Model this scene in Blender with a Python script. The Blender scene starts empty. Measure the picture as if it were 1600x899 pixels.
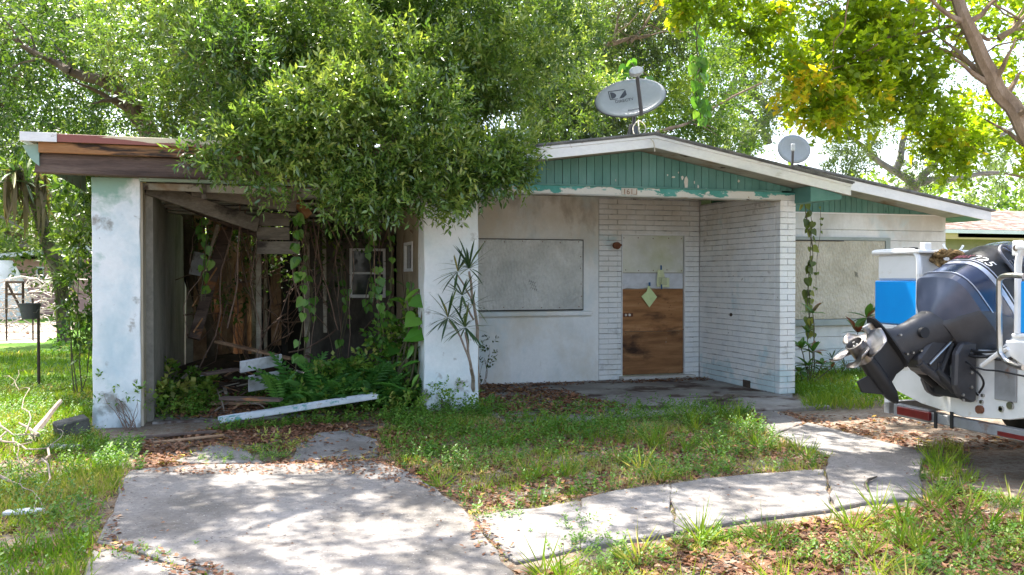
import bpy, math, random
import numpy as np
from mathutils import Vector, Matrix, noise
rng = np.random.default_rng(7)
random.seed(7)
R = math.radians
scene = bpy.context.scene
col = scene.collection

# ------------------------------------------------------------------ camera, sky, sun, exposure
F = 1400.0; TH = R(16.96); PI_ = R(0.72); EYE = 1.6
c_r = Vector((math.cos(TH), -math.sin(TH), 0))
c_f = Vector((math.sin(TH)*math.cos(PI_), math.cos(TH)*math.cos(PI_), -math.sin(PI_)))
c_u = c_r.cross(c_f)
cam_data = bpy.data.cameras.new('camera'); cam = bpy.data.objects.new('camera', cam_data)
col.objects.link(cam); scene.camera = cam
cam.matrix_world = Matrix(((c_r.x, c_u.x, -c_f.x, 0), (c_r.y, c_u.y, -c_f.y, 0), (c_r.z, c_u.z, -c_f.z, EYE), (0, 0, 0, 1)))
cam_data.sensor_width = 36; cam_data.lens = F/1600*36; cam_data.clip_end = 2000; cam_data.clip_start = 0.05

SUN_EL = R(65); SUN_AZ = R(-14)           # azimuth from +Y (behind the house), negative to the left
sun_dir = Vector((math.sin(SUN_AZ)*math.cos(SUN_EL), math.cos(SUN_AZ)*math.cos(SUN_EL), math.sin(SUN_EL)))
world = bpy.data.worlds.new('World'); scene.world = world; world.use_nodes = True
wn = world.node_tree; bg = wn.nodes['Background']
sky = wn.nodes.new('ShaderNodeTexSky'); sky.sky_type = 'NISHITA'; sky.sun_disc = False
sky.sun_elevation = SUN_EL; sky.sun_rotation = SUN_AZ
sky.air_density = 1.0; sky.dust_density = 3.0; sky.ozone_density = 1.0
hs = wn.nodes.new('ShaderNodeHueSaturation'); hs.inputs['Saturation'].default_value = .8     # a milky, humid sky
wn.links.new(sky.outputs[0], hs.inputs['Color']); wn.links.new(hs.outputs[0], bg.inputs[0]); bg.inputs[1].default_value = 0.15
sl = bpy.data.lights.new('sun', 'SUN'); sl.energy = 4.6; sl.angle = R(0.55); sl.color = (1.0, 0.94, 0.85)
sun = bpy.data.objects.new('sun', sl); col.objects.link(sun)
sun.rotation_euler = (-sun_dir).to_track_quat('-Z', 'Y').to_euler(); sun.location = (0, 0, 30)
scene.view_settings.view_transform = 'Standard'; scene.view_settings.look = 'None'
scene.view_settings.exposure = 1.94; scene.view_settings.gamma = 1.0
scene.render.engine = 'CYCLES'
scene.cycles.max_bounces = 7; scene.cycles.diffuse_bounces = 4; scene.cycles.glossy_bounces = 2
scene.cycles.transmission_bounces = 3; scene.cycles.use_denoising = True
scene.cycles.use_adaptive_sampling = True

# ------------------------------------------------------------------ points of the place seen at photo pixels
def ray(px, py): return c_f + c_r*((px-800)/F) + c_u*((449.5-py)/F)
def W(px, py, Y): d = ray(px, py); k = Y/d.y; return Vector((d.x*k, Y, EYE+d.z*k))
def AX(px, py, X): d = ray(px, py); k = X/d.x; return Vector((X, d.y*k, EYE+d.z*k))
def G(px, py, z=0.0): d = ray(px, py); k = (z-EYE)/d.z; return Vector((d.x*k, d.y*k, z))

# ------------------------------------------------------------------ tags
def tag(o, label=None, cat=None, group=None, kind=None):
    if label: o['label'] = label
    if cat: o['category'] = cat
    if group: o['group'] = group
    if kind: o['kind'] = kind
    return o
ORG = {}
def thing(name, label, cat, loc=(0, 0, 0), group=None):
    o = bpy.data.objects.new(name, None); col.objects.link(o); o.location = loc
    o.empty_display_size = 0.2
    ORG[o.name] = Vector(loc)
    return tag(o, label, cat, group)
def org(o): return ORG.get(o.name, Vector((0, 0, 0))) if o else Vector((0, 0, 0))

# ------------------------------------------------------------------ materials
def ramp_node(nt, stops, fac=None):
    r = nt.nodes.new('ShaderNodeValToRGB')
    els = r.color_ramp.elements
    while len(els) < len(stops): els.new(0.5)
    for e, (p, c) in zip(els, stops):
        e.position = p; e.color = (*c, 1) if len(c) == 3 else c
    if fac: nt.links.new(fac, r.inputs[0])
    return r
def noise_node(nt, vec, scale, detail=4, rough=0.55, dist=0.0):
    n = nt.nodes.new('ShaderNodeTexNoise'); n.inputs['Scale'].default_value = scale
    n.inputs['Detail'].default_value = detail; n.inputs['Roughness'].default_value = rough
    n.inputs['Distortion'].default_value = dist
    nt.links.new(vec, n.inputs['Vector']); return n
def mapping(nt, src, stretch=(1, 1, 1), loc=(0, 0, 0)):
    m = nt.nodes.new('ShaderNodeMapping'); m.inputs['Scale'].default_value = stretch; m.inputs['Location'].default_value = loc
    nt.links.new(src, m.inputs[0]); return m.outputs[0]
def mix(nt, fac, a, b, mode='MIX'):
    m = nt.nodes.new('ShaderNodeMix'); m.data_type = 'RGBA'; m.blend_type = mode
    if isinstance(fac, (int, float)): m.inputs[0].default_value = fac
    else: nt.links.new(fac, m.inputs[0])
    for v, i in ((a, 6), (b, 7)):
        if isinstance(v, tuple): m.inputs[i].default_value = (*v, 1)
        else: nt.links.new(v, m.inputs[i])
    return m.outputs[2]
def surf(name, cols, scale=4, rough=0.8, bump=0.2, bscale=None, stretch=(1, 1, 1), stains_and_light=(), metal=0.0,
         coords='world', spec=0.3, fine=0.0, vary=0.0, bdist=0.01):
    """cols: two or three colours blended by noise; stains: (colour, scale, lo, hi, stretch, (zlo, zhi) or None)"""
    m = bpy.data.materials.new(name); m.use_nodes = True; nt = m.node_tree; b = nt.nodes['Principled BSDF']
    if coords == 'world': src = nt.nodes.new('ShaderNodeNewGeometry').outputs['Position']
    else: src = nt.nodes.new('ShaderNodeTexCoord').outputs['Object']
    v = mapping(nt, src, stretch)
    n = noise_node(nt, v, scale, 6, 0.6, 0.3)
    k = len(cols); stops = [(0.32+0.36*i/(k-1), c) for i, c in enumerate(cols)] if k > 1 else [(0, cols[0]), (1, cols[0])]
    c = ramp_node(nt, stops, n.outputs['Fac']).outputs[0]
    if fine:
        fn = noise_node(nt, v, scale*14, 3, 0.7)
        fr = ramp_node(nt, [(0.3, (1-fine,)*3), (0.7, (1+fine*0.3,)*3)], fn.outputs['Fac']).outputs[0]
        c = mix(nt, 1.0, c, fr, 'MULTIPLY')
    if vary:
        oi = nt.nodes.new('ShaderNodeObjectInfo')
        vr = ramp_node(nt, [(0, (1-vary,)*3), (1, (1, 1, 1))], oi.outputs['Random']).outputs[0]
        c = mix(nt, 1.0, c, vr, 'MULTIPLY')
    for i, st in enumerate(stains_and_light):
        scol, ssc, lo, hi, sst = st[:5]; zr = st[5] if len(st) > 5 else None
        sv = mapping(nt, src, sst, (3.1*i+1.7, 2.3*i, 5.9*i))
        sn = noise_node(nt, sv, ssc, 5, 0.62, 0.2)
        fac = sn.outputs['Fac']
        if zr:
            sp = nt.nodes.new('ShaderNodeSeparateXYZ'); nt.links.new(src, sp.inputs[0])
            mr = nt.nodes.new('ShaderNodeMapRange'); mr.inputs['From Min'].default_value = zr[0]; mr.inputs['From Max'].default_value = zr[1]
            mr.inputs['To Min'].default_value = 0.0; mr.inputs['To Max'].default_value = 0.22
            nt.links.new(sp.outputs['Z'], mr.inputs['Value'])
            ad = nt.nodes.new('ShaderNodeMath'); ad.operation = 'ADD'; nt.links.new(fac, ad.inputs[0]); nt.links.new(mr.outputs[0], ad.inputs[1])
            fac = ad.outputs[0]
        al = st[6] if len(st) > 6 else 1.0
        fr = ramp_node(nt, [(lo, (0, 0, 0)), (hi, (al, al, al))], fac).outputs[0]
        c = mix(nt, fr, c, scol)
    nt.links.new(c, b.inputs['Base Color'])
    b.inputs['Roughness'].default_value = rough; b.inputs['Metallic'].default_value = metal
    b.inputs['Specular IOR Level'].default_value = spec
    if bump:
        bn = noise_node(nt, v, bscale or scale*6, 6, 0.65)
        bp = nt.nodes.new('ShaderNodeBump'); bp.inputs['Strength'].default_value = bump; bp.inputs['Distance'].default_value = bdist
        nt.links.new(bn.outputs['Fac'], bp.inputs['Height']); nt.links.new(bp.outputs[0], b.inputs['Normal'])
    return m
def leafmat(name, stops, trans=0.4, rough=0.45, spec=0.5, obj_random=False, tboost=1.5):
    m = bpy.data.materials.new(name); m.use_nodes = True; nt = m.node_tree; b = nt.nodes['Principled BSDF']
    out = nt.nodes['Material Output']
    if obj_random: f = nt.nodes.new('ShaderNodeObjectInfo').outputs['Random']
    else:
        a = nt.nodes.new('ShaderNodeAttribute'); a.attribute_name = 'tint'; f = a.outputs['Fac']
    c = ramp_node(nt, stops, f).outputs[0]
    nt.links.new(c, b.inputs['Base Color']); b.inputs['Roughness'].default_value = rough; b.inputs['Specular IOR Level'].default_value = spec
    t = nt.nodes.new('ShaderNodeBsdfTranslucent')
    tc = mix(nt, 1.0, c, (tboost, tboost*1.05, tboost*0.45), 'MULTIPLY')
    nt.links.new(tc, t.inputs[0])
    ms = nt.nodes.new('ShaderNodeMixShader'); ms.inputs[0].default_value = trans
    nt.links.new(b.outputs[0], ms.inputs[1]); nt.links.new(t.outputs[0], ms.inputs[2]); nt.links.new(ms.outputs[0], out.inputs[0])
    return m
def plain(name, c, rough=0.5, metal=0.0, spec=0.4, bump=0.05, dirt=0.25, coords='object', sc=9):
    d = tuple(x*(1-dirt) for x in c)
    return surf(name, [d, c], sc, rough, bump, None, metal=metal, spec=spec, coords=coords)

M = {}
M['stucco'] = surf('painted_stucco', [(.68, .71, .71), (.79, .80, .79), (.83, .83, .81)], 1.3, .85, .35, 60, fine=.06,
    stains_and_light=[((.56, .48, .34), 1.1, .50, .72, (1, 1, .6), (1.5, 2.6), .6), ((.30, .25, .18), 2.6, .66, .80, (1, 1, .5), (2.0, 2.7), .6), ((.12, .11, .10), 11, .735, .75, (1, 1, 1)), ((.35, .33, .30), 2.2, .62, .80, (1, 1, .25), None, .3),  # first layer: mostly warm bounced light, painted cream into the upper wall
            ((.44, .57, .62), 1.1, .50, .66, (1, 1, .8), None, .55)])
M['wing_paint'] = surf('grey_white_block_paint', [(.62, .64, .63), (.73, .74, .73), (.78, .78, .76)], 1.4, .85, .3, 60, fine=.07,
    stains_and_light=[((.36, .34, .29), 1.7, .60, .78, (1, 1, .4), (1.7, 2.6), .5), ((.12, .11, .10), 11, .735, .75, (1, 1, 1)), ((.50, .62, .66), 1.2, .54, .66, (1, 1, 1), (1.2, .0), .6)])
M['pillar'] = surf('painted_pillar_stucco', [(.60, .70, .74), (.74, .79, .80), (.83, .84, .84)], 1.5, .85, .4, 55, fine=.06,
    stains_and_light=[((.22, .40, .32), 2.2, .62, .76, (1, 1, 1), (2.1, 2.75), .9), ((.10, .11, .10), 11, .72, .74, (1, 1, 1)), ((.30, .33, .32), 2.4, .60, .76, (1, 1, .22), None, .5), ((.20, .17, .13), 5, .62, .74, (1, 1, 1), (.5, .0), .8),
            ((.35, .52, .58), .9, .52, .62, (1, 1, .7), None, .55)])
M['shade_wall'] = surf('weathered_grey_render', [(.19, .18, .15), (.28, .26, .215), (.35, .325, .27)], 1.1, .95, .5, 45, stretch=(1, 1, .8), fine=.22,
    stains_and_light=[((.08, .072, .06), 1.0, .54, .78, (1, .6, .7), None, .8)])
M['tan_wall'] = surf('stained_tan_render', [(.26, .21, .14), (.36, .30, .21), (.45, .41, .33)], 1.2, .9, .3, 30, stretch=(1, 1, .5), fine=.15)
M['brick'] = surf('white_painted_brick', [(.74, .76, .77), (.81, .82, .81), (.84, .83, .81)], 5, .75, .35, 40, fine=.08, vary=.045,
    stains_and_light=[((.50, .44, .33), 1.3, .56, .8, (1, 1, 1), (1.9, 2.7), .55), ((.10, .09, .08), 16, .68, .72, (1, 1, 1)), ((.40, .58, .62), 1.6, .60, .70, (1, 1, 1), (.5, .0), .6), ((.20, .18, .15), 3, .63, .72, (1, 1, 1.5), None, .45)])
M['mortar'] = surf('painted_mortar', [(.36, .35, .34), (.60, .59, .58)], 5, .95, .3, 40, stains_and_light=[((.12, .11, .10), 4, .55, .70, (1, 1, 1))])
M['teal'] = surf('teal_painted_boards', [(.07, .185, .155), (.10, .235, .20), (.145, .28, .245)], 2.5, .7, .2, 30, stretch=(1, 1, .5), vary=.14,
    stains_and_light=[((.03, .10, .09), 8, .66, .72, (1, 1, .4))])
M['teal_peel'] = surf('peeling_teal_header', [(.05, .22, .18), (.10, .32, .28)], 4, .8, .35, 30,
    stains_and_light=[((.56, .54, .48), 3.0, .60, .63, (1, 1, 2.4), (2.74, 2.60)), ((.33, .24, .15), 7, .68, .71, (1, 1, 1)), ((.10, .08, .06), 12, .70, .73, (1, 1, 3))])
M['frame_grey'] = surf('grey_green_frame_paint', [(.26, .30, .28), (.38, .42, .40)], 3, .8, .2, 30)
M['teal_pale'] = surf('pale_green_trim', [(.22, .36, .30), (.34, .46, .40)], 3, .8, .2, 30, stains_and_light=[((.20, .15, .10), 6, .6, .68, (1, 1, 1))])
M['white_trim'] = surf('weathered_white_trim', [(.62, .64, .66), (.76, .77, .77), (.80, .80, .78)], 2.2, .7, .2, 30, stretch=(.5, 1, 1), fine=.08,
    stains_and_light=[((.30, .22, .16), 9, .69, .73, (.6, 1, 1)), ((.42, .38, .33), 3, .64, .74, (.4, 1, 2))])
M['shingle'] = surf('grey_asphalt_shingle', [(.10, .105, .11), (.17, .175, .175), (.24, .24, .23)], 6, .95, .6, 90, fine=.3)
M['soffit'] = surf('old_soffit_paint', [(.26, .27, .24), (.40, .39, .33)], 2.5, .9, .25, 30, stains_and_light=[((.20, .13, .07), 2, .5, .66, (1, 1, 1)), ((.07, .05, .04), 3.5, .62, .68, (1, 1, 1))])
M['beam'] = surf('rotten_dark_beam', [(.055, .04, .035), (.12, .085, .07), (.20, .15, .12)], 3, .85, .6, 22, stretch=(.25, 1, 2.5), fine=.3,
    stains_and_light=[((.30, .13, .05), 2.4, .62, .70, (.5, 1, 2)), ((.02, .015, .012), 3, .6, .68, (.4, 1, 2))])
M['orange_wood'] = surf('exposed_orange_wood', [(.18, .085, .035), (.34, .17, .07), (.42, .24, .12)], 3, .8, .5, 20, stretch=(.22, 1, 3), fine=.2,
    stains_and_light=[((.04, .03, .025), 2.2, .52, .60, (.4, 1, 2))])
M['rust_metal'] = surf('rusting_cream_drip_edge', [(.60, .50, .32), (.68, .60, .42)], 2, .5, .15, 20, stretch=(.4, 1, 1), spec=.5,
    stains_and_light=[((.24, .075, .055), 1.1, .38, .40, (.5, 1, 5)), ((.14, .04, .03), 3, .62, .68, (.5, 1, 2)), ((.75, .70, .72), 4, .66, .70, (.5, 1, 2))])
M['old_timber'] = surf('dark_grey_old_timber', [(.10, .088, .07), (.18, .16, .13), (.27, .24, .20)], 2.8, .92, .6, 18, stretch=(.35, 1, 1.6), fine=.3,
    stains_and_light=[((.03, .024, .02), 2.4, .56, .64, (.4, 1, 1)), ((.20, .11, .06), 2.2, .64, .70, (.5, 1, 1))])
M['grey_wood'] = surf('grey_weathered_timber', [(.22, .195, .15), (.38, .34, .27), (.48, .44, .36)], 2.6, .9, .5, 18, stretch=(.35, 1, 1.6), fine=.2,
    stains_and_light=[((.10, .05, .03), 3, .60, .66, (.5, 1, 1)), ((.025, .02, .018), 2.6, .64, .70, (.5, 1, 1))])
M['brown_wood'] = surf('broken_brown_wood', [(.17, .10, .06), (.33, .20, .12), (.45, .32, .21)], 4, .85, .5, 20, fine=.2)
M['ply'] = surf('weathered_brown_plywood', [(.22, .10, .038), (.34, .16, .062), (.44, .225, .10)], 3, .75, .25, 26, stretch=(.5, 1, 4), fine=.12,
    stains_and_light=[((.06, .025, .012), 1.6, .55, .70, (1, 1, 2)), ((.03, .02, .015), 13, .72, .74, (1, 1, 1))])
M['ply_dark'] = surf('damp_brown_plywood', [(.17, .075, .03), (.26, .125, .052), (.35, .18, .08)], 3, .8, .3, 26, stretch=(.5, 1, 4), fine=.15,
    stains_and_light=[((.04, .02, .012), 1.5, .52, .68, (1, 1, 2)), ((.30, .24, .18), 6, .66, .72, (1, 1, 1))])
M['grey_panel'] = surf('grey_painted_panel', [(.62, .62, .57), (.72, .72, .67), (.76, .76, .73)], 1.5, .6, .2, 30, fine=.06,
    stains_and_light=[((.45, .47, .24), 1.0, .46, .66, (1, 1, 1), None, .7), ((.08, .08, .06), 26, .73, .76, (1, 1, 1))])
def board_mat(name, c0, c1, c2):
    m = surf(name, [c0, c1, c2], 2.0, .38, 0, spec=.6, fine=.12)
    nt = m.node_tree; b = nt.nodes['Principled BSDF']
    src = nt.nodes.new('ShaderNodeNewGeometry').outputs['Position']
    v = mapping(nt, src, (1, 1, .55))
    vo = nt.nodes.new('ShaderNodeTexVoronoi'); vo.inputs['Scale'].default_value = 26; nt.links.new(v, vo.inputs['Vector'])
    n2 = noise_node(nt, v, 45, 5, .7, .6)
    ad = nt.nodes.new('ShaderNodeMath'); ad.operation = 'ADD'; nt.links.new(vo.outputs['Distance'], ad.inputs[0]); nt.links.new(n2.outputs['Fac'], ad.inputs[1])
    bp = nt.nodes.new('ShaderNodeBump'); bp.inputs['Strength'].default_value = .8; bp.inputs['Distance'].default_value = .014
    nt.links.new(ad.outputs[0], bp.inputs['Height']); nt.links.new(bp.outputs[0], b.inputs['Normal'])
    b.inputs['Roughness'].default_value = .27; b.inputs['Coat Weight'].default_value = .3; b.inputs['Coat Roughness'].default_value = .2
    return m
M['win_board'] = board_mat('glossy_grey_strand_board', (.42, .425, .395), (.54, .54, .505), (.66, .66, .63))
M['win_board2'] = board_mat('tan_strand_board', (.33, .31, .22), (.44, .41, .31), (.54, .50, .40))
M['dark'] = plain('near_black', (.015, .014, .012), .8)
M['black_line'] = plain('dark_gap_filler', (.05, .05, .048), .9)
M['rust'] = surf('rusty_lamp', [(.10, .04, .02), (.22, .09, .05)], 20, .8, .4)
M['green_paper'] = plain('pale_green_paper', (.62, .72, .36), .9, dirt=.1)
M['yellow_paper'] = plain('pale_yellow_paper', (.68, .72, .44), .9, dirt=.12)
M['blue_tape'] = plain('blue_masking_tape', (.02, .12, .30), .7)
M['paper_white'] = plain('torn_white_paint', (.66, .68, .72), .8, dirt=.2)
M['dish'] = surf('pale_grey_dish_enamel', [(.40, .43, .46), (.50, .53, .56)], 3, .45, .02, coords='object', spec=.4, fine=.05,
    stains_and_light=[((.25, .25, .24), 9, .66, .76, (1, 1, 1), None, .5)])
M['dish_grey'] = surf('mid_grey_dish_enamel', [(.30, .33, .36), (.38, .41, .44)], 4, .5, .02, coords='object', fine=.08)
M['dish_arm'] = plain('dark_grey_dish_arm', (.13, .13, .15), .5)
M['cable'] = plain('cream_cable', (.62, .56, .45), .6)
M['print_grey'] = plain('faded_grey_print', (.09, .10, .12), .7)
M['concrete'] = surf('old_exposed_aggregate_concrete', [(.16, .148, .134), (.235, .218, .203), (.30, .283, .268)], 1.3, .92, .7, 60, fine=.22, spec=.2, bdist=.015,
    stains_and_light=[((.08, .07, .065), 38, .60, .68, (1, 1, 1)), ((.46, .43, .41), 48, .62, .70, (1, 1, 1)), ((.13, .11, .09), .9, .56, .74, (1, 1, 1), None, .6), ((.10, .08, .07), 3.6, .62, .72, (1, 1, 1), None, .6), ((.36, .34, .33), 2.1, .60, .72, (1, 1, 1), None, .5)])
M['porch_concrete'] = surf('dirty_porch_concrete', [(.15, .13, .12), (.25, .23, .21), (.34, .33, .31)], 1.4, .92, .4, 50, fine=.2,
    stains_and_light=[((.07, .045, .035), 2, .52, .60, (1, 1, 1))])
M['step_concrete'] = surf('grey_step_concrete', [(.44, .42, .38), (.58, .56, .52)], 5, .9, .3, 50, fine=.15)
M['block'] = surf('mossy_concrete_block', [(.06, .06, .05), (.15, .145, .13)], 9, .95, .5, 60, fine=.2, coords='object')
M['dead_wood'] = surf('bleached_dead_branch', [(.22, .17, .13), (.40, .33, .27)], 12, .9, .3, 40, coords='object', fine=.2)
M['bark'] = surf('brown_grey_bark', [(.055, .042, .032), (.12, .095, .072), (.19, .155, .12)], 5, .95, .8, 22, stretch=(1, 1, .3), fine=.3)
M['bark_tan'] = surf('tan_limb_bark', [(.14, .095, .06), (.25, .18, .12), (.34, .26, .19)], 5, .95, .7, 24, stretch=(1, 1, .4), fine=.25)
M['bark_grey'] = surf('grey_far_bark', [(.16, .145, .12), (.28, .26, .22)], 3, .95, .5, 18, fine=.2)
M['stem'] = plain('brown_green_stem', (.12, .11, .06), .8)
M['dead_vine'] = plain('dead_reddish_vine', (.24, .16, .12), .9, dirt=.5)
M['gutter'] = surf('white_enamel_gutter', [(.42, .46, .48), (.60, .63, .66)], 4, .4, .1, spec=.5, stains_and_light=[((.12, .30, .28), 3, .56, .60, (1, 1, 1)), ((.30, .24, .18), 5, .6, .68, (1, 1, 1))])
M['white_plastic'] = surf('dirty_white_board', [(.30, .30, .29), (.46, .47, .49), (.56, .58, .61)], 5, .7, .2, 30, coords='object', stains_and_light=[((.12, .09, .06), 4, .58, .66, (1, 1, 1))])
M['pink'] = surf('pink_house_paint', [(.52, .30, .27), (.60, .36, .33)], 1.5, .85, .1)
M['glass_dark'] = plain('dark_window_glass', (.05, .055, .06), .08, spec=.6, bump=0)
M['wire'] = plain('galvanised_wire', (.16, .15, .14), .6)
M['rusty_post'] = surf('rusty_steel_post', [(.05, .04, .035), (.10, .07, .05)], 12, .9, .3)
M['white_net'] = plain('pale_brush_pile', (.60, .55, .50), .9)
M['bucket'] = plain('grey_plastic_bucket', (.07, .075, .085), .6)
M['tan_house'] = surf('olive_tan_house_render', [(.30, .27, .19), (.38, .34, .25)], 2, .9, .3, 30)
M['ochre'] = surf('ochre_fascia_paint', [(.50, .37, .17), (.60, .46, .24)], 3, .8, .1)
M['brown_shingle'] = surf('mottled_brown_shingle', [(.12, .075, .06), (.26, .18, .15), (.42, .36, .33)], 3.4, .95, .4, 40, fine=.3,
    stains_and_light=[((.05, .05, .04), 1.6, .58, .66, (1, 1, 1))])
# boat and motor
M['boat_white'] = surf('chalky_white_gelcoat', [(.60, .61, .58), (.74, .74, .72), (.80, .80, .79)], 2, .35, .03, spec=.5,
    stains_and_light=[((.45, .36, .20), 2.2, .62, .74, (1, 1, 2), None, .8), ((.20, .19, .17), 14, .72, .77, (1, 1, 1), None, .6)])
M['boat_blue'] = surf('bright_blue_gelcoat', [(.0, .26, .72), (.0, .32, .80)], 1.5, .4, .02, spec=.5)
M['steel'] = plain('worn_stainless', (.55, .53, .50), .28, metal=1.0, bump=.02)
M['prop_steel'] = surf('brushed_propeller_steel', [(.20, .185, .175), (.36, .34, .33)], 9, .38, .05, metal=1.0, coords='object')
M['cowl_blue'] = surf('dark_blue_cowl_paint', [(.014, .022, .055), (.026, .04, .085)], 3, .2, .01, coords='object', spec=.6)
M['cowl_grey'] = surf('blue_grey_cowl_paint', [(.045, .058, .095), (.085, .10, .15)], 3, .3, .01, coords='object', spec=.6)
M['motor_grey'] = surf('worn_charcoal_casing', [(.028, .028, .032), (.055, .055, .06)], 5, .42, .12, coords='object', spec=.5, stains_and_light=[((.22, .22, .22), 12, .70, .78, (1, 1, 1))])
M['motor_black'] = plain('black_casting', (.02, .02, .022), .5, bump=.1)
M['silver'] = plain('silver_stripe', (.55, .58, .66), .3, metal=.3, bump=0)
M['decal_white'] = plain('white_decal', (.80, .80, .78), .5, bump=0, dirt=.02)
M['decal_red'] = plain('faded_red_decal', (.55, .16, .20), .5, bump=0, dirt=.2)
M['red_lens'] = surf('red_lamp_lens', [(.11, .006, .008), (.17, .012, .016)], 20, .3, .02, spec=.6)
M['galv'] = surf('dull_galvanised_frame', [(.20, .20, .20), (.33, .34, .35)], 4, .6, .1, metal=.3, stains_and_light=[((.20, .10, .05), 3, .62, .70, (1, 1, 1))])
M['tyre'] = plain('black_tyre_rubber', (.02, .02, .02), .9)
M['hose'] = plain('black_hose', (.015, .015, .017), .5)
M['rope'] = surf('frayed_brown_rope', [(.10, .06, .025), (.30, .20, .09)], 30, .95, .8, 80)
# leaves
g = lambda *a: a
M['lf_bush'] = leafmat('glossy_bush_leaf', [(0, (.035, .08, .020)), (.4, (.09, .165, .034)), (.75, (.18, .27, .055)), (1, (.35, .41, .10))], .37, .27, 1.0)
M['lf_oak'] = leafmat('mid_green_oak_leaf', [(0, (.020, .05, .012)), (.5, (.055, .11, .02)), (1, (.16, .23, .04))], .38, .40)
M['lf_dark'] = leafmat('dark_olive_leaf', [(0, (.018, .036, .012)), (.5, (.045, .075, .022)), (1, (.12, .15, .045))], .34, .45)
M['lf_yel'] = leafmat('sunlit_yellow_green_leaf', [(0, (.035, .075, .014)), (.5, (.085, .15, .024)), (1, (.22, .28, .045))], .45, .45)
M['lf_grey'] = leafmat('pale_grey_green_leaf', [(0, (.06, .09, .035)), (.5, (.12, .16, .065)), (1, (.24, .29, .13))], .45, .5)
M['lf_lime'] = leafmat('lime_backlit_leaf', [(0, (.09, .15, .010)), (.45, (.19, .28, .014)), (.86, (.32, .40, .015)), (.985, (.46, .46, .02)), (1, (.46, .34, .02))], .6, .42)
M['lf_vine'] = leafmat('heart_vine_leaf', [(0, (.06, .17, .025)), (.6, (.12, .28, .04)), (1, (.22, .38, .06))], .4, .4, .5, True)
M['lf_vine_y'] = leafmat('yellowing_vine_leaf', [(0, (.07, .10, .02)), (.6, (.13, .18, .03)), (1, (.26, .27, .05))], .45, .45, .5, True)
M['lf_fern'] = leafmat('fern_frond', [(0, (.05, .16, .035)), (.7, (.10, .26, .05)), (1, (.18, .36, .07))], .38, .5, .4, True)
M['lf_big'] = leafmat('big_glossy_leaf', [(0, (.06, .20, .025)), (.6, (.11, .29, .04)), (1, (.20, .40, .06))], .38, .3, .6, True)
M['lf_drac'] = leafmat('spiky_green_leaf', [(0, (.03, .07, .03)), (.6, (.06, .11, .04)), (.9, (.13, .19, .06)), (1, (.30, .25, .06))], .3, .4, .5, True)
M['lf_croton'] = leafmat('croton_leaf', [(0, (.05, .13, .03)), (.5, (.09, .20, .04)), (.8, (.17, .12, .05)), (1, (.22, .06, .05))], .3, .4, .5, True)
M['grass'] = leafmat('grass_blades', [(0, (.07, .15, .014)), (.35, (.13, .23, .02)), (.55, (.21, .29, .03)), (.72, (.33, .33, .08)), (.88, (.46, .37, .19)), (1, (.50, .41, .28))], .42, .6, .3)
M['weed'] = leafmat('weed_leaves', [(0, (.045, .13, .02)), (.5, (.11, .23, .03)), (.85, (.21, .31, .05)), (1, (.33, .33, .09))], .38, .5, .4)
M['litter'] = leafmat('fallen_leaves', [(0, (.09, .040, .024)), (.4, (.19, .085, .045)), (.7, (.31, .155, .085)), (.9, (.42, .27, .17)), (1, (.50, .32, .06))], .15, .7, .3, tboost=1.1)
M['palm_dead'] = leafmat('dead_palm_frond', [(0, (.20, .15, .10)), (1, (.42, .35, .26))], .2, .8, .2)

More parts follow.
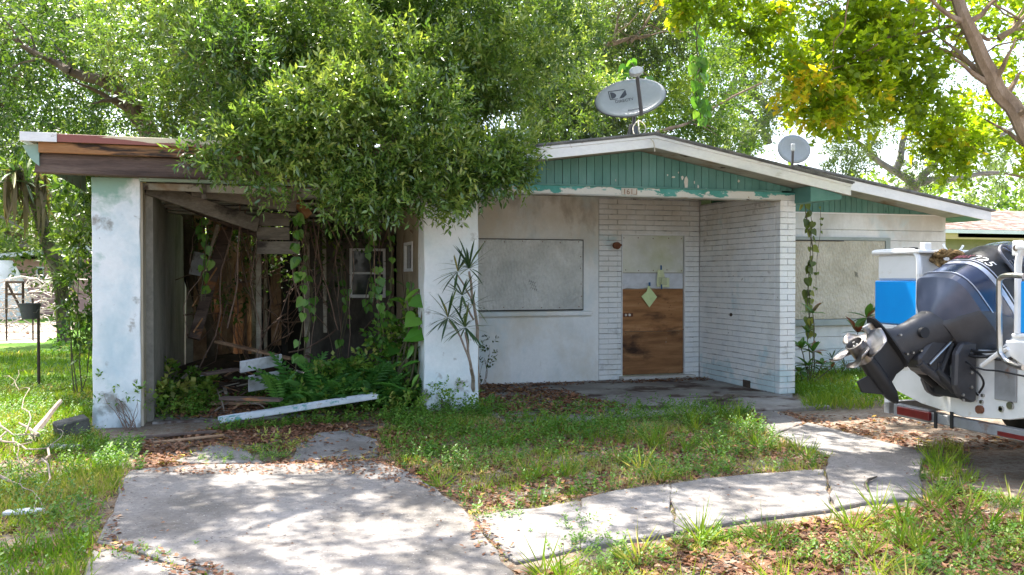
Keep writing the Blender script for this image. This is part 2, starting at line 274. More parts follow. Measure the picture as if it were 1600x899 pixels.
# ------------------------------------------------------------------ mesh building
class MB:
    def __init__(s): s.v = []; s.f = []
    def add(s, vs, fs):
        k = len(s.v); s.v += [tuple(p) for p in vs]; s.f += [tuple(i+k for i in q) for q in fs]; return s
    def box(s, x0, x1, y0, y1, z0, z1):
        return s.add([(x0, y0, z0), (x1, y0, z0), (x1, y1, z0), (x0, y1, z0), (x0, y0, z1), (x1, y0, z1), (x1, y1, z1), (x0, y1, z1)],
              [(0, 3, 2, 1), (4, 5, 6, 7), (0, 1, 5, 4), (1, 2, 6, 5), (2, 3, 7, 6), (3, 0, 4, 7)])
    def beam(s, p0, p1, w, h, up=(0, 0, 1), w1=None, h1=None):
        p0 = Vector(p0); p1 = Vector(p1); d = (p1-p0).normalized(); sd = d.cross(Vector(up))
        if sd.length < 1e-4: sd = Vector((1, 0, 0))
        sd.normalize(); u = sd.cross(d); w1 = w if w1 is None else w1; h1 = h if h1 is None else h1
        vs = [p0-sd*w/2-u*h/2, p0+sd*w/2-u*h/2, p0+sd*w/2+u*h/2, p0-sd*w/2+u*h/2,
              p1-sd*w1/2-u*h1/2, p1+sd*w1/2-u*h1/2, p1+sd*w1/2+u*h1/2, p1-sd*w1/2+u*h1/2]
        return s.add(vs, [(0, 1, 2, 3), (7, 6, 5, 4), (0, 4, 5, 1), (1, 5, 6, 2), (2, 6, 7, 3), (3, 7, 4, 0)])
    def prism(s, poly, a0, a1, axis='y'):
        n = len(poly)
        def mk(p, a): return (p[0], a, p[1]) if axis == 'y' else (a, p[0], p[1]) if axis == 'x' else (p[0], p[1], a)
        vs = [mk(p, a0) for p in poly]+[mk(p, a1) for p in poly]
        return s.add(vs, [tuple(range(n)), tuple(range(2*n-1, n-1, -1))]+[(i, i+n, (i+1) % n+n, (i+1) % n) for i in range(n)])
    def tube(s, pts, rad, n=6, cap=True):
        pts = [Vector(p) for p in pts]; m = len(pts)
        if isinstance(rad, (int, float)): rad = [rad]*m
        vs = []; ref = Vector((0, 0, 1))
        t0 = (pts[1]-pts[0]).normalized()
        if abs(t0.z) > .9: ref = Vector((1, 0, 0))
        a = t0.cross(ref).normalized()
        for i in range(m):
            t = (pts[min(i+1, m-1)]-pts[max(i-1, 0)])
            if t.length < 1e-9: t = t0
            t.normalize(); a = (a-t*a.dot(t)).normalized(); b = t.cross(a)
            for j in range(n):
                q = 2*math.pi*j/n; vs.append(pts[i]+(a*math.cos(q)+b*math.sin(q))*rad[i])
        fs = [(i*n+j, i*n+(j+1) % n, (i+1)*n+(j+1) % n, (i+1)*n+j) for i in range(m-1) for j in range(n)]
        if cap: fs += [tuple(range(n-1, -1, -1)), tuple((m-1)*n+j for j in range(n))]
        return s.add(vs, fs)
    def loft(s, rings, cap=True):
        n = len(rings[0]); vs = [p for r in rings for p in r]
        fs = [(i*n+j, i*n+(j+1) % n, (i+1)*n+(j+1) % n, (i+1)*n+j) for i in range(len(rings)-1) for j in range(n)]
        if cap: fs += [tuple(range(n-1, -1, -1)), tuple((len(rings)-1)*n+j for j in range(n))]
        return s.add(vs, fs)
    def mesh(s, name, mat, smooth=False, off=Vector((0, 0, 0))):
        me = bpy.data.meshes.new(name)
        me.from_pydata([(p[0]-off[0], p[1]-off[1], p[2]-off[2]) for p in s.v], [], s.f)
        me.materials.append(mat)
        if smooth:
            me.polygons.foreach_set('use_smooth', [True]*len(me.polygons))
        me.update(); return me
    def build(s, name, mat, parent=None, smooth=False, bevel=0, fixn=True, label=None, angle=40):
        o = bpy.data.objects.new(name, s.mesh(name, mat, smooth, org(parent))); col.objects.link(o)
        if parent: o.parent = parent; ORG[o.name] = org(parent)
        if fixn:
            import bmesh
            bm = bmesh.new(); bm.from_mesh(o.data); bmesh.ops.recalc_face_normals(bm, faces=bm.faces); bm.to_mesh(o.data); bm.free()
        if smooth: o.data.set_sharp_from_angle(angle=R(angle))
        if bevel:
            b = o.modifiers.new('bevel', 'BEVEL'); b.width = bevel; b.segments = 1; b.limit_method = 'ANGLE'
        if label: o['label'] = label
        return o
def own_origin(o):
    """give a single-mesh thing an origin at its own base"""
    me = o.data; n = len(me.vertices); a = np.empty(n*3, dtype=np.float32); me.vertices.foreach_get('co', a); a = a.reshape(-1, 3)
    c = Vector(((a[:, 0].min()+a[:, 0].max())/2, (a[:, 1].min()+a[:, 1].max())/2, a[:, 2].min()))
    a -= np.array(c); me.vertices.foreach_set('co', a.ravel()); me.update(); o.location = c; return o
def piece(mesh, name, parent, mat4, scale=None):
    o = bpy.data.objects.new(name, mesh); col.objects.link(o)
    o.parent = parent
    o.matrix_local = Matrix.Translation(-org(parent)) @ mat4
    return o
def frame(pos, xdir, up=(0, 0, 1), s=1.0):
    """matrix whose local X points along xdir, local Z close to up"""
    x = Vector(xdir).normalized(); y = Vector(up).cross(x)
    if y.length < 1e-4: y = Vector((0, 1, 0)).cross(x)
    y.normalize(); z = x.cross(y)
    sx, sy, sz = (s, s, s) if isinstance(s, (int, float)) else s
    return Matrix(((x.x*sx, y.x*sy, z.x*sz, pos[0]), (x.y*sx, y.y*sy, z.y*sz, pos[1]), (x.z*sx, y.z*sy, z.z*sz, pos[2]), (0, 0, 0, 1)))
def struct(o): o['kind'] = 'structure'; return o
def text_obj(s, size, mat4, name, mat, parent, extrude=.001, shear=0, sx=1.0):
    cu = bpy.data.curves.new(name, 'FONT'); cu.body = s; cu.size = size; cu.extrude = extrude; cu.shear = shear
    t = bpy.data.objects.new('tmp', cu); col.objects.link(t); bpy.context.view_layer.update()
    me = bpy.data.meshes.new_from_object(t.evaluated_get(bpy.context.evaluated_depsgraph_get()))
    col.objects.unlink(t); bpy.data.objects.remove(t)
    me.materials.clear(); me.materials.append(mat); me.name = name
    return piece(me, name, parent, mat4 @ Matrix.Diagonal((sx, 1, 1, 1)))

# ---- leaf clouds
def nrm(a): return a/np.maximum(np.linalg.norm(a, axis=1, keepdims=True), 1e-9)
def leaf_cloud(name, P, D, N, L, Wd, tint, mat, parent=None, fold=.18, curl=0.0):
    off = np.array(org(parent)); P = P-off
    S = nrm(np.cross(D, N)); N = nrm(np.cross(S, D)); n = len(P)
    L = L[:, None]; Wd = Wd[:, None]
    V = np.empty((n, 4, 3), dtype=np.float32)
    V[:, 0] = P; V[:, 1] = P+D*L*.45+S*Wd*.5+N*Wd*fold; V[:, 2] = P+D*L-N*L*curl; V[:, 3] = P+D*L*.45-S*Wd*.5+N*Wd*fold
    me = bpy.data.meshes.new(name); me.vertices.add(n*4); me.vertices.foreach_set('co', V.ravel())
    idx = (np.arange(n)[:, None]*4+np.array([0, 1, 2, 0, 2, 3])).ravel().astype(np.int32)
    me.loops.add(n*6); me.loops.foreach_set('vertex_index', idx)
    me.polygons.add(n*2); me.polygons.foreach_set('loop_start', np.arange(0, n*6, 3, dtype=np.int32))
    try: me.polygons.foreach_set('loop_total', np.full(n*2, 3, dtype=np.int32))
    except Exception: pass
    at = me.attributes.new('tint', 'FLOAT', 'FACE'); at.data.foreach_set('value', np.repeat(np.clip(tint, 0, 1), 2).astype(np.float32))
    me.materials.append(mat); me.update(calc_edges=True)
    o = bpy.data.objects.new(name, me); col.objects.link(o)
    if parent: o.parent = parent; ORG[o.name] = org(parent)
    return o
def sprays(clumps, tlen, k, L, Wd, dens=1.0, droop=.0, tbias=.5, inner=.45):
    Ps, Ds, Ns, Ls, Ws, Ts = [], [], [], [], [], []
    for c, r, n in clumps:
        n = max(4, int(n*dens)); rr = np.array(r if hasattr(r, '__len__') else (r, r, r*.8))
        q = nrm(rng.normal(size=(n, 3))); rad = (inner+(1-inner)*rng.random(n)**.6)[:, None]
        p0 = np.array(c)+q*rad*rr
        d = nrm(q*.8+rng.normal(size=(n, 3))*.55+np.array([0, 0, -droop+.1]))
        tw = tlen*(.6+.8*rng.random(n)); tt = tbias+rng.normal(size=n)*.16+rng.normal()*.13+q[:, 2]*.10
        a = nrm(np.cross(d, rng.normal(size=(n, 3)))); b = np.cross(d, a)
        for i in range(k):
            s = (i+.5)/k; ang = i*2.4+rng.random(n)*.8
            pd = a*np.cos(ang)[:, None]+b*np.sin(ang)[:, None]
            ld = nrm(d*(.35+.5*s)+pd*(1-.45*s)+rng.normal(size=(n, 3))*.12)
            Ps.append(p0+d*(tw*s)[:, None]-np.array([0, 0, 1])*(tw*droop*s*s*.5)[:, None]); Ds.append(ld)
            Ns.append(nrm(np.array([0, 0, 1])+rng.normal(size=(n, 3))*.55))
            Ls.append(L*(.55+.85*rng.random(n))); Ws.append(Wd*(.7+.6*rng.random(n)))
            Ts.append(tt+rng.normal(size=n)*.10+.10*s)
    return [np.concatenate(x) for x in (Ps, Ds, Ns, Ls, Ws, Ts)]
def limb(p0, p1, r0, r1, bend=.1, n=8, seed=0, sag=0):
    rd = random.Random(seed); p0 = Vector(p0); p1 = Vector(p1); Lg = (p1-p0).length; pts = []
    o1 = Vector((rd.uniform(-1, 1), rd.uniform(-1, 1), rd.uniform(-1, 1))); ph = rd.uniform(0, 6)
    for i in range(n+1):
        t = i/n; k = math.sin(math.pi*t)
        j = Vector((math.sin(t*9+ph), math.cos(t*7+ph*2), math.sin(t*8+ph*3)))*.25*k
        pts.append(p0.lerp(p1, t)+(o1*k+j)*Lg*bend+Vector((0, 0, -sag*k)))
    return pts, [r0+(r1-r0)*(i/n)**.8 for i in range(n+1)]
def tree(name, label, cat, base, fork, clumps, mat, bark, leaf, r0=.25, dens=1.0, group=None, droop=.1, tb=.5, limbs=None, nl=None, twigs=0, seed=1):
    """clumps: (centre, radius, twigs); leaf: (twig length, leaves per twig, leaf length, leaf width)"""
    t = thing(name, label, cat, base, group)
    pts, rd = limb(base, fork, r0, r0*.72, .05, 10, seed)
    MB().tube(pts, [rd[0]*1.35]+rd[1:], 10).build('trunk', bark, t, smooth=True)
    for i, (c, r, n) in enumerate(clumps if limbs is None else limbs):
        if limbs is None and nl is not None and i >= nl: break
        pp, rr = limb(fork if limbs is None else c[0], c if limbs is None else c[1], r0*.5 if limbs is None else r, .02 if limbs is None else n, .09, 9, seed*31+i)
        mb = MB().tube(pp, rr, 7)
        rnd = random.Random(seed*77+i)
        for q in range(5):
            k = rnd.randint(3, 8); e = pp[k]+Vector((rnd.uniform(-1, 1), rnd.uniform(-1, 1), rnd.uniform(-.4, .9)))*rnd.uniform(.4, 1.1)
            p2, r2 = limb(pp[k], e, rr[k]*.5, .008, .12, 5, i*9+q); mb.tube(p2, r2, 5)
        mb.build('limb', bark, t, smooth=True)
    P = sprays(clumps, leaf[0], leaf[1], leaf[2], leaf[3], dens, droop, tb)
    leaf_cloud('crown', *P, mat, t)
    return t

# ------------------------------------------------------------------ ground and slabs
def poly_w(pts, z=0): return [(G(*p, z).x, G(*p, z).y) for p in pts]
def in_poly(P, poly):
    x, y = P[:, 0], P[:, 1]; c = np.zeros(len(P), bool); n = len(poly)
    for i in range(n):
        x1, y1 = poly[i]; x2, y2 = poly[(i+1) % n]
        m = ((y1 > y) != (y2 > y)); c ^= m & (x < (x2-x1)*(y-y1)/((y2-y1) or 1e-9)+x1)
    return c
SLABS = {}
def slab(name, pix, z=.03, th=.1, jag=.02, mat='concrete', step=.18, seed=0):
    poly = poly_w(pix); rd = random.Random(seed); out = []
    for i in range(len(poly)):
        a = Vector(poly[i]); b = Vector(poly[(i+1) % len(poly)]); n = max(1, int((b-a).length/step))
        nn = Vector((-(b-a).y, (b-a).x)).normalized()
        for k in range(n):
            p = a.lerp(b, k/n)+(nn*rd.uniform(-jag, jag) if k else Vector((0, 0))); out.append((p.x, p.y))
    SLABS.setdefault('all', []).append(out)
    o = MB().prism(out, z-th, z, 'z').build(name, M[mat], None, bevel=.008)
    return struct(o)
slab('driveway_slab', [(205, 737), (300, 730), (420, 729), (530, 727), (590, 722), (640, 742), (680, 765), (712, 790), (734, 812), (752, 835), (802, 899), (840, 960), (330, 960), (322, 897), (255, 880), (205, 862), (150, 852), (165, 820), (180, 790), (186, 760)], .022, seed=1)
slab('driveway_slab', [(145, 860), (200, 869), (250, 886), (316, 903), (322, 960), (120, 960)], .026, seed=2)
slab('driveway_slab', [(272, 724), (330, 698), (380, 704), (412, 726), (330, 728)], .022, jag=.03, seed=3)
slab('driveway_slab', [(452, 724), (462, 700), (495, 680), (545, 676), (588, 690), (590, 715), (530, 722)], .024, jag=.03, seed=4)
slab('path_slab', [(744, 812), (800, 800), (836, 799), (906.5, 786), (907.5, 858), (806, 882), (790, 872), (757, 838)], .020, seed=5)
slab('path_slab', [(908, 785), (960, 772), (1046, 762), (1054, 837), (935, 857), (909, 862)], .028, seed=6)
slab('path_slab', [(1048, 761), (1100, 752), (1180, 744), (1288, 737), (1302, 800), (1200, 812), (1056, 836)], .023, seed=7)
slab('path_slab', [(1290, 736), (1298, 716), (1252, 700), (1215, 682), (1262, 664), (1330, 682), (1452, 712), (1436, 742), (1442, 782), (1350, 790), (1304, 799)], .029, jag=.015, seed=8)
slab('path_slab', [(1212, 680), (1190, 664), (1165, 642), (1196, 634), (1216, 645), (1258, 662)], .020, seed=9)
PORCH_FRONT = 9.15
struct(MB().box(2.72, 6.80, PORCH_FRONT, 12.39, -.06, .045).build('porch_slab', M['porch_concrete'], None, bevel=.01))
struct(MB().box(-.9, 2.08, 10.4, 18.0, -.06, .02).build('carport_slab', M['porch_concrete'], None))

def gz(x, y):
    return .014*noise.noise(Vector((x*.9, y*.9, 0)))+.008*noise.noise(Vector((x*3.5, y*3.5, 5)))
allpoly = SLABS['all']
def ground_patch():
    xs = np.arange(-9, 13.01, .08); ys = np.arange(2.0, 14.01, .08)
    X, Y = np.meshgrid(xs, ys); P = np.stack([X.ravel(), Y.ravel()], 1)
    near = np.zeros(len(P), bool)
    for pl in allpoly:
        for dx, dy in ((0, 0), (.03, 0), (-.03, 0), (0, .03), (0, -.03)): near |= in_poly(P+np.array([dx, dy]), pl)
    Z = np.array([gz(x, y) for x, y in P])
    Z = np.where(near, np.minimum(Z*.3-.003, .004), Z)
    e = ((P[:, 0] < -8.9) | (P[:, 0] > 12.9) | (P[:, 1] < 2.05) | (P[:, 1] > 13.9)); Z[e] = 0
    V = np.column_stack([P, Z]); nx = len(xs); ny = len(ys)
    i = (np.arange(ny-1)[:, None]*nx+np.arange(nx-1)[None, :]).ravel()
    Fc = np.stack([i, i+1, i+nx+1, i+nx], 1)
    mb = MB(); mb.v = [tuple(p) for p in V.tolist()]; mb.f = [tuple(f) for f in Fc.tolist()]
    # the coarse sheet that carries on to the horizon, sharing the patch's rim
    x0, x1, y0, y1 = xs[0], xs[-1], ys[0], ys[-1]
    for (a, b, c, d) in ((-600, x0, -60, 900), (x1, 600, -60, 900), (x0, x1, -60, y0), (x0, x1, y1, 900)):
        mb.add([(a, c, 0), (b, c, 0), (b, d, 0), (a, d, 0)], [(0, 1, 2, 3)])
    return mb
def soil_mat():
    m = bpy.data.materials.new('sandy_soil'); m.use_nodes = True; nt = m.node_tree; b = nt.nodes['Principled BSDF']
    src = nt.nodes.new('ShaderNodeNewGeometry').outputs['Position']
    n1 = noise_node(nt, src, 1.1, 6, .65, .4); n2 = noise_node(nt, src, 16, 5, .7); n3 = noise_node(nt, src, 70, 3, .7)
    c = ramp_node(nt, [(.30, (.10, .085, .06)), (.48, (.19, .16, .125)), (.66, (.30, .265, .22))], n1.outputs['Fac']).outputs[0]
    c = mix(nt, ramp_node(nt, [(.45, (0, 0, 0)), (.62, (.8, .8, .8))], n2.outputs['Fac']).outputs[0], c, (.15, .085, .05))
    c = mix(nt, ramp_node(nt, [(.60, (0, 0, 0)), (.68, (1, 1, 1))], n3.outputs['Fac']).outputs[0], c, (.40, .34, .27))
    # turf colour far from the yard
    sp = nt.nodes.new('ShaderNodeSeparateXYZ'); nt.links.new(src, sp.inputs[0])
    mr = nt.nodes.new('ShaderNodeMapRange'); mr.inputs['From Min'].default_value = 11; mr.inputs['From Max'].default_value = 15; nt.links.new(sp.outputs['Y'], mr.inputs['Value'])
    tn = noise_node(nt, src, .5, 5, .6)
    turf = ramp_node(nt, [(.35, (.035, .09, .012)), (.6, (.09, .17, .02)), (.75, (.22, .22, .10))], tn.outputs['Fac']).outputs[0]
    c = mix(nt, mr.outputs[0], c, turf)
    nt.links.new(c, b.inputs['Base Color']); b.inputs['Roughness'].default_value = .95; b.inputs['Specular IOR Level'].default_value = .15
    bp = nt.nodes.new('ShaderNodeBump'); bp.inputs['Strength'].default_value = .6; bp.inputs['Distance'].default_value = .02
    nt.links.new(n2.outputs['Fac'], bp.inputs['Height']); nt.links.new(bp.outputs[0], b.inputs['Normal'])
    return m
M['soil'] = soil_mat()
struct(ground_patch().build('ground', M['soil'], None, fixn=False))
struct(MB().prism([(-34, 22), (-4.5, 24), (-5, 34), (-34, 36)], .0, .004, 'z').build('sandy_ground', surf('pale_sand', [(.30, .24, .18), (.42, .36, .29)], 2, .95, .3), None))

# ------------------------------------------------------------------ the house
house = thing('house', 'derelict white masonry house with teal gables, boarded windows and collapsed carport', 'house', (3.0, 12.4, 0))
H = house
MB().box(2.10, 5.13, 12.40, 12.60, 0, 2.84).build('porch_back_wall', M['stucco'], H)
# brick-faced wall behind the door
bw = MB()
bw.box(5.13, 5.50, 12.41, 12.60, 0, 2.84); bw.box(6.56, 6.84, 12.41, 12.60, 0, 2.84); bw.box(5.50, 6.56, 12.41, 12.60, 2.24, 2.84)
brick_wall = bw.build('brick_faced_wall', M['mortar'], H)
sw = MB(); sw.box(6.825, 7.02, 10.265, 12.41, 0, 2.70)
side_wall = sw.build('porch_side_wall', M['mortar'], H)
def brick_mesh(l, d=.11, h=.0695):
    me = MB().box(-l/2, l/2, -d/2, d/2, -h/2, h/2).mesh('brick', M['brick'])
    return me
BM = {}
def brick(parent, cx, cy, cz, l, rotz):
    key = round(l, 3)
    if key not in BM: BM[key] = brick_mesh(key)
    j = lambda a: random.uniform(-a, a)
    m = Matrix.Translation((cx+j(.001), cy+j(.001), cz+j(.0022))) @ Matrix.Rotation(rotz+j(.004), 4, 'Z') @ Matrix.Rotation(j(.004), 4, 'Y') @ Matrix.Diagonal((1-random.random()*.015, 1, 1-random.random()*.07, 1))
    piece(BM[key], 'brick', parent, m)
CH = .0775; NC = 34; BL = .30
for k in range(NC):
    z = .045+CH*(k+.5)
    # the side wall seen from the porch; the row's first brick wraps the front end
    y = 10.25+(.11 if k % 2 else 0)
    if k % 2: brick(side_wall, 6.93, 10.25+.055, z, .235, 0)
    else: brick(side_wall, 6.93-.06, 10.25+.055, z, .112, 0); brick(side_wall, 6.93+.06, 10.25+.055, z, .112, 0)
    y0 = 10.25+.118
    ln = BL-(.15 if k % 2 else 0); yy = y0
    while yy < 12.36:
        l = min(ln, 12.39-yy)
        if l > .05: brick(side_wall, 6.81+.055, yy+l/2, z, round(l-.0035, 3), math.pi/2)
        yy += l; ln = BL
rest = MB()
for k in range(NC+1):
    z = .045+CH*(k+.5)
    segs = [(5.135, 5.50), (6.56, 6.80)] if z < 2.25 else [(5.135, 6.80)]
    for a, b in segs:
        x = a; ln = BL-(.15 if k % 2 else 0)
        while x < b-.01:
            l = min(ln, b-x); jz = random.uniform(-.002, .002); q = random.uniform(0, .003)
            rest.box(x, x+l-.0035, 12.393-q, 12.45, z-.0345+jz, z+.0345+jz-random.uniform(0, .004)); x += l; ln = BL
o = rest.build('brick', M['brick'], brick_wall, bevel=.003); o['kind'] = 'stuff'
# door
MB().box(5.50, 5.513, 12.385, 12.50, .09, 2.24).box(6.547, 6.56, 12.385, 12.50, .09, 2.24).box(5.513, 6.547, 12.387, 12.50, 2.228, 2.24).build('door_frame', M['white_trim'], H)
MB().box(5.46, 6.66, 12.22, 12.40, .045, .10).build('door_step', M['step_concrete'], H, bevel=.01)
door = MB().box(5.513, 6.547, 12.435, 12.48, .10, 2.228).build('front_door', M['grey_wood'], H)
MB().box(5.518, 6.537, 12.412, 12.433, 1.655, 2.216).build('upper_panel', M['grey_panel'], door, bevel=.003)
pp = [(5.52, 1.40), (5.60, 1.425), (5.78, 1.41), (5.95, 1.43), (6.1, 1.415), (6.535, 1.41), (6.535, 1.645), (5.52, 1.645)]
MB().prism(pp, 12.418, 12.434, 'y').build('painted_strip', M['paper_white'], door)
MB().box(5.52, 6.53, 12.405, 12.432, .765, 1.405).build('plywood_sheet', M['ply'], door, bevel=.003)
MB().box(5.52, 6.535, 12.409, 12.433, .115, .758).build('plywood_sheet', M['ply_dark'], door, bevel=.003)
MB().box(5.53, 5.545, 12.400, 12.411, .11, .115).box(5.514, 5.545, 12.39, 12.43, .2, .24).build('hinge', M['rust'], door)
MB().box(5.515, 5.69, 12.388, 12.402, .99, 1.045).build('latch_plate', M['rust'], door, bevel=.003)
MB().tube([(5.56, 12.388, 1.018), (5.56, 12.36, 1.018)], .018, 8).tube([(5.62, 12.388, 1.018), (5.62, 12.362, 1.018)], .02, 8).build('padlock', M['steel'], door, smooth=True)
# torn paint strips on the plywood's top edge
MB().prism([(5.52, 1.47), (5.62, 1.50), (5.76, 1.485), (5.93, 1.43), (5.70, 1.455), (5.52, 1.44)], 12.395, 12.416, 'y').build('torn_strip', M['paper_white'], door)
# porch lamp
lamp = MB()
lamp.tube([(5.40, 12.40, 2.06), (5.40, 12.36, 2.06)], [.05, .05], 12); lamp.tube([(5.40, 12.36, 2.06), (5.385, 12.29, 2.055)], [.032, .055], 12)
lamp.tube([(5.43, 12.37, 2.06), (5.48, 12.34, 2.07)], .016, 8)
lamp.build('wall_lamp', M['rust'], H, smooth=True)
# porch window, boarded
wf = MB(); wf.box(3.0, 4.879, 12.372, 12.398, 2.130, 2.141).box(4.868, 4.879, 12.372, 12.398, 1.10, 2.130).box(3.0, 4.868, 12.374, 12.398, 1.095, 1.112)
win = wf.build('window', M['black_line'], H)
wb = MB().box(3.0, 4.866, 12.366, 12.392, 1.113, 2.129).build('window_board', M['win_board'], win, bevel=.004)
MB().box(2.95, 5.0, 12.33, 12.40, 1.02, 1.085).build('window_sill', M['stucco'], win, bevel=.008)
# scribble left on the board
def scrib(y, cx, cz, parent, s=1):
    mb = MB(); rd = random.Random(int(cx*100))
    for r in range(3):
        for k in range(4):
            x = cx+(k*.028+r*.012)*s; z = cz-(r*.05+k*.012)*s
            mb.tube([(x, y, z), (x+.008*s, y-.001, z+.03*s), (x+.018*s, y, z+rd.uniform(-.01, .02)*s)], .0028, 4)
    return mb.build('scribbled_marks', M['black_line'], parent)
scrib(12.365, 4.03, 1.52, win)
def screws(name, y, pts, parent, r=.008):
    mb = MB()
    for x_, z_ in pts: mb.tube([(x_, y, z_), (x_, y-.003, z_)], r, 6)
    o_ = mb.build(name, M['rust'], parent); o_['kind'] = 'stuff'; return o_
rd = random.Random(33); jt = lambda: rd.uniform(-.02, .02)
screws('screws', 12.366, [(3.35+k*.29+jt(), zz+jt()*.5) for k in range(6) for zz in (1.145, 2.10)]+[(4.835+jt()*.4, 1.3+k*.2+jt()) for k in range(4)], win)
screws('screws', 12.412, [(5.56+k*.24+jt(), zz+jt()*.5) for k in range(5) for zz in (1.69, 2.18)], door)
screws('screws', 12.405, [(5.56+k*.24+jt(), zz+jt()) for k in range(5) for zz in (.80, 1.36)]+[(6.3+jt()*4, 1.1+jt()*6) for k in range(6)], door)
screws('screws', 12.409, [(5.56+k*.24+jt(), zz+jt()) for k in range(5) for zz in (.16, .72)], door)
# right wing wall in block courses
zc = [0, .22, .42, .62, .85, 1.05, 1.25, 1.45, 1.65, 1.85, 2.05, 2.19, 2.36, 2.62]
rw = MB().box(7.02, 11.44, 12.425, 12.60, 0, 2.62).build('wing_wall', M['mortar'], H)
for a, b in zip(zc[:-1], zc[1:]):
    q = random.uniform(0, .004)
    MB().box(7.03, 11.47, 12.40-q, 12.45, a+.002, b-.005).build('block_course', M['wing_paint'], rw, bevel=.003)
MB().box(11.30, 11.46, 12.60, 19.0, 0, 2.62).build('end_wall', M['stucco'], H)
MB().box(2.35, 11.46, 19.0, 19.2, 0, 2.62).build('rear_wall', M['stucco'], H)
wf = MB(); wf.box(7.05, 10.31, 12.352, 12.396, 2.185, 2.235).box(10.22, 10.31, 12.354, 12.396, .90, 2.185)
win2 = wf.build('window', M['frame_grey'], H)
MB().box(7.05, 10.215, 12.366, 12.392, .91, 2.18).build('window_board', M['win_board2'], win2, bevel=.003)
MB().box(7.05, 9.4, 12.345, 12.353, 2.165, 2.18).build('dark_gap', M['black_line'], win2)
MB().box(7.05, 10.36, 12.33, 12.40, .80, .90).build('window_sill', M['frame_grey'], win2, bevel=.008)
scrib(12.365, 9.62, 1.66, win2, .6)
# pillars and carport walls
def rough_box(x0, x1, y0, y1, z0, z1, n=14, j=.006, seed=0):
    rd = random.Random(seed); mb = MB(); rings = []
    for i in range(n+1):
        z = z0+(z1-z0)*i/n
        e = lambda: rd.uniform(-j, j)
        rings.append([(x0+e(), y0+e()*.4, z), (x1+e(), y0+e()*.4, z), (x1+e(), y1, z), (x0+e(), y1, z)])
    mb.loft(rings); return mb
rough_box(-1.47, -1.0, 10.25, 10.58, -.05, 2.64, seed=3).build('carport_pillar', M['pillar'], H, bevel=.008)
rough_box(2.06, 2.71, 10.25, 10.60, -.05, 2.62, seed=4).build('porch_pillar', M['pillar'], H, bevel=.008)
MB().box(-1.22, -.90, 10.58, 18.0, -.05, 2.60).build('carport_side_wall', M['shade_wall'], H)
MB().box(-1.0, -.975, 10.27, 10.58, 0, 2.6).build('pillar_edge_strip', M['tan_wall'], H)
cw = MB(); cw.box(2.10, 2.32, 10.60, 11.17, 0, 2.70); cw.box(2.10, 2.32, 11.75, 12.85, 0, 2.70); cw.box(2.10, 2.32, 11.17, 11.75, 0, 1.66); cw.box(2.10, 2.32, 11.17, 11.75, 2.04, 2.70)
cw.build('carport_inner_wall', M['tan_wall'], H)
sm = MB(); sm.box(2.085, 2.12, 11.17, 11.22, 1.66, 2.04).box(2.085, 2.12, 11.70, 11.75, 1.66, 2.04).box(2.085, 2.12, 11.22, 11.70, 1.66, 1.70).box(2.085, 2.12, 11.22, 11.70, 2.0, 2.04)
sw_ = sm.build('window', M['white_trim'], H); MB().box(2.125, 2.13, 11.22, 11.70, 1.70, 2.0).build('pane', M['glass_dark'], sw_)
# back of the carport: utility wall with a white sash window, and a dark doorway beside it
YB = 12.9
def bx(px, Y=YB): return W(px, 400, Y).x
def bz(py, px=500, Y=YB): return W(px, py, Y).z
uw = MB(); X0 = bx(478); xa, xb = bx(546), bx(602); za, zb = bz(466), bz(388)
uw.box(X0, xa, YB, YB+.15, 0, 2.7); uw.box(xb, 2.32, YB, YB+.15, 0, 2.7); uw.box(xa, xb, YB, YB+.15, 0, za); uw.box(xa, xb, YB, YB+.15, zb, 2.7)
uw.build('carport_rear_wall', surf('dark_brown_render', [(.04, .036, .03), (.09, .08, .065), (.16, .145, .12)], 1.8, .95, .4, 30, stretch=(1, 1, .4), fine=.3), H)  # very dark brown-grey over the whole wall
sm = MB(); t = .035
sm.box(xa, xa+t, YB-.03, YB+.04, za, zb).box(xb-t, xb, YB-.03, YB+.04, za, zb).box(xa+t, xb-t, YB-.03, YB+.04, za, za+t*1.3).box(xa+t, xb-t, YB-.03, YB+.04, zb-t, zb).box(xa+t, xb-t, YB-.025, YB+.03, (za+zb)/2-.015, (za+zb)/2+.015)
sw2 = sm.build('window', M['white_trim'], H)
MB().box(xa+t, xb-t, YB+.01, YB+.015, za+t*1.3, (za+zb)/2-.015).build('pane', M['glass_dark'], sw2)
MB().box(xa+t, xb-t, YB+.01, YB+.015, (za+zb)/2+.015, zb-t).build('pane', M['glass_dark'], sw2)
MB().box(bx(400), bx(400)+.07, YB+.02, YB+.12, 0, 2.5).box(X0-.02, X0+.05, YB-.02, YB+.12, 0, 2.55).build('door_post', M['grey_wood'], H)
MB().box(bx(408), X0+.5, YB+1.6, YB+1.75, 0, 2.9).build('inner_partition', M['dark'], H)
# porch and carport headers
hz = lambda x: 2.605+(x-2.7)*.004
hd = MB().prism([(2.05, 2.605), (7.03, 2.60), (7.03, 2.70), (2.05, 2.715)], 10.24, 10.40, 'y').build('porch_header', M['teal_peel'], H, bevel=.004)
MB().box(2.71, 6.82, 10.225, 10.245, 2.70, 2.722).build('header_ledge', M['teal'], H, bevel=.003)
MB().box(2.71, 6.81, 10.42, 12.40, 2.80, 2.83).build('porch_ceiling', M['soffit'], H)
MB().box(2.71, 6.81, 10.23, 10.42, 2.588, 2.603).build('header_drip_edge', M['soffit'], H)
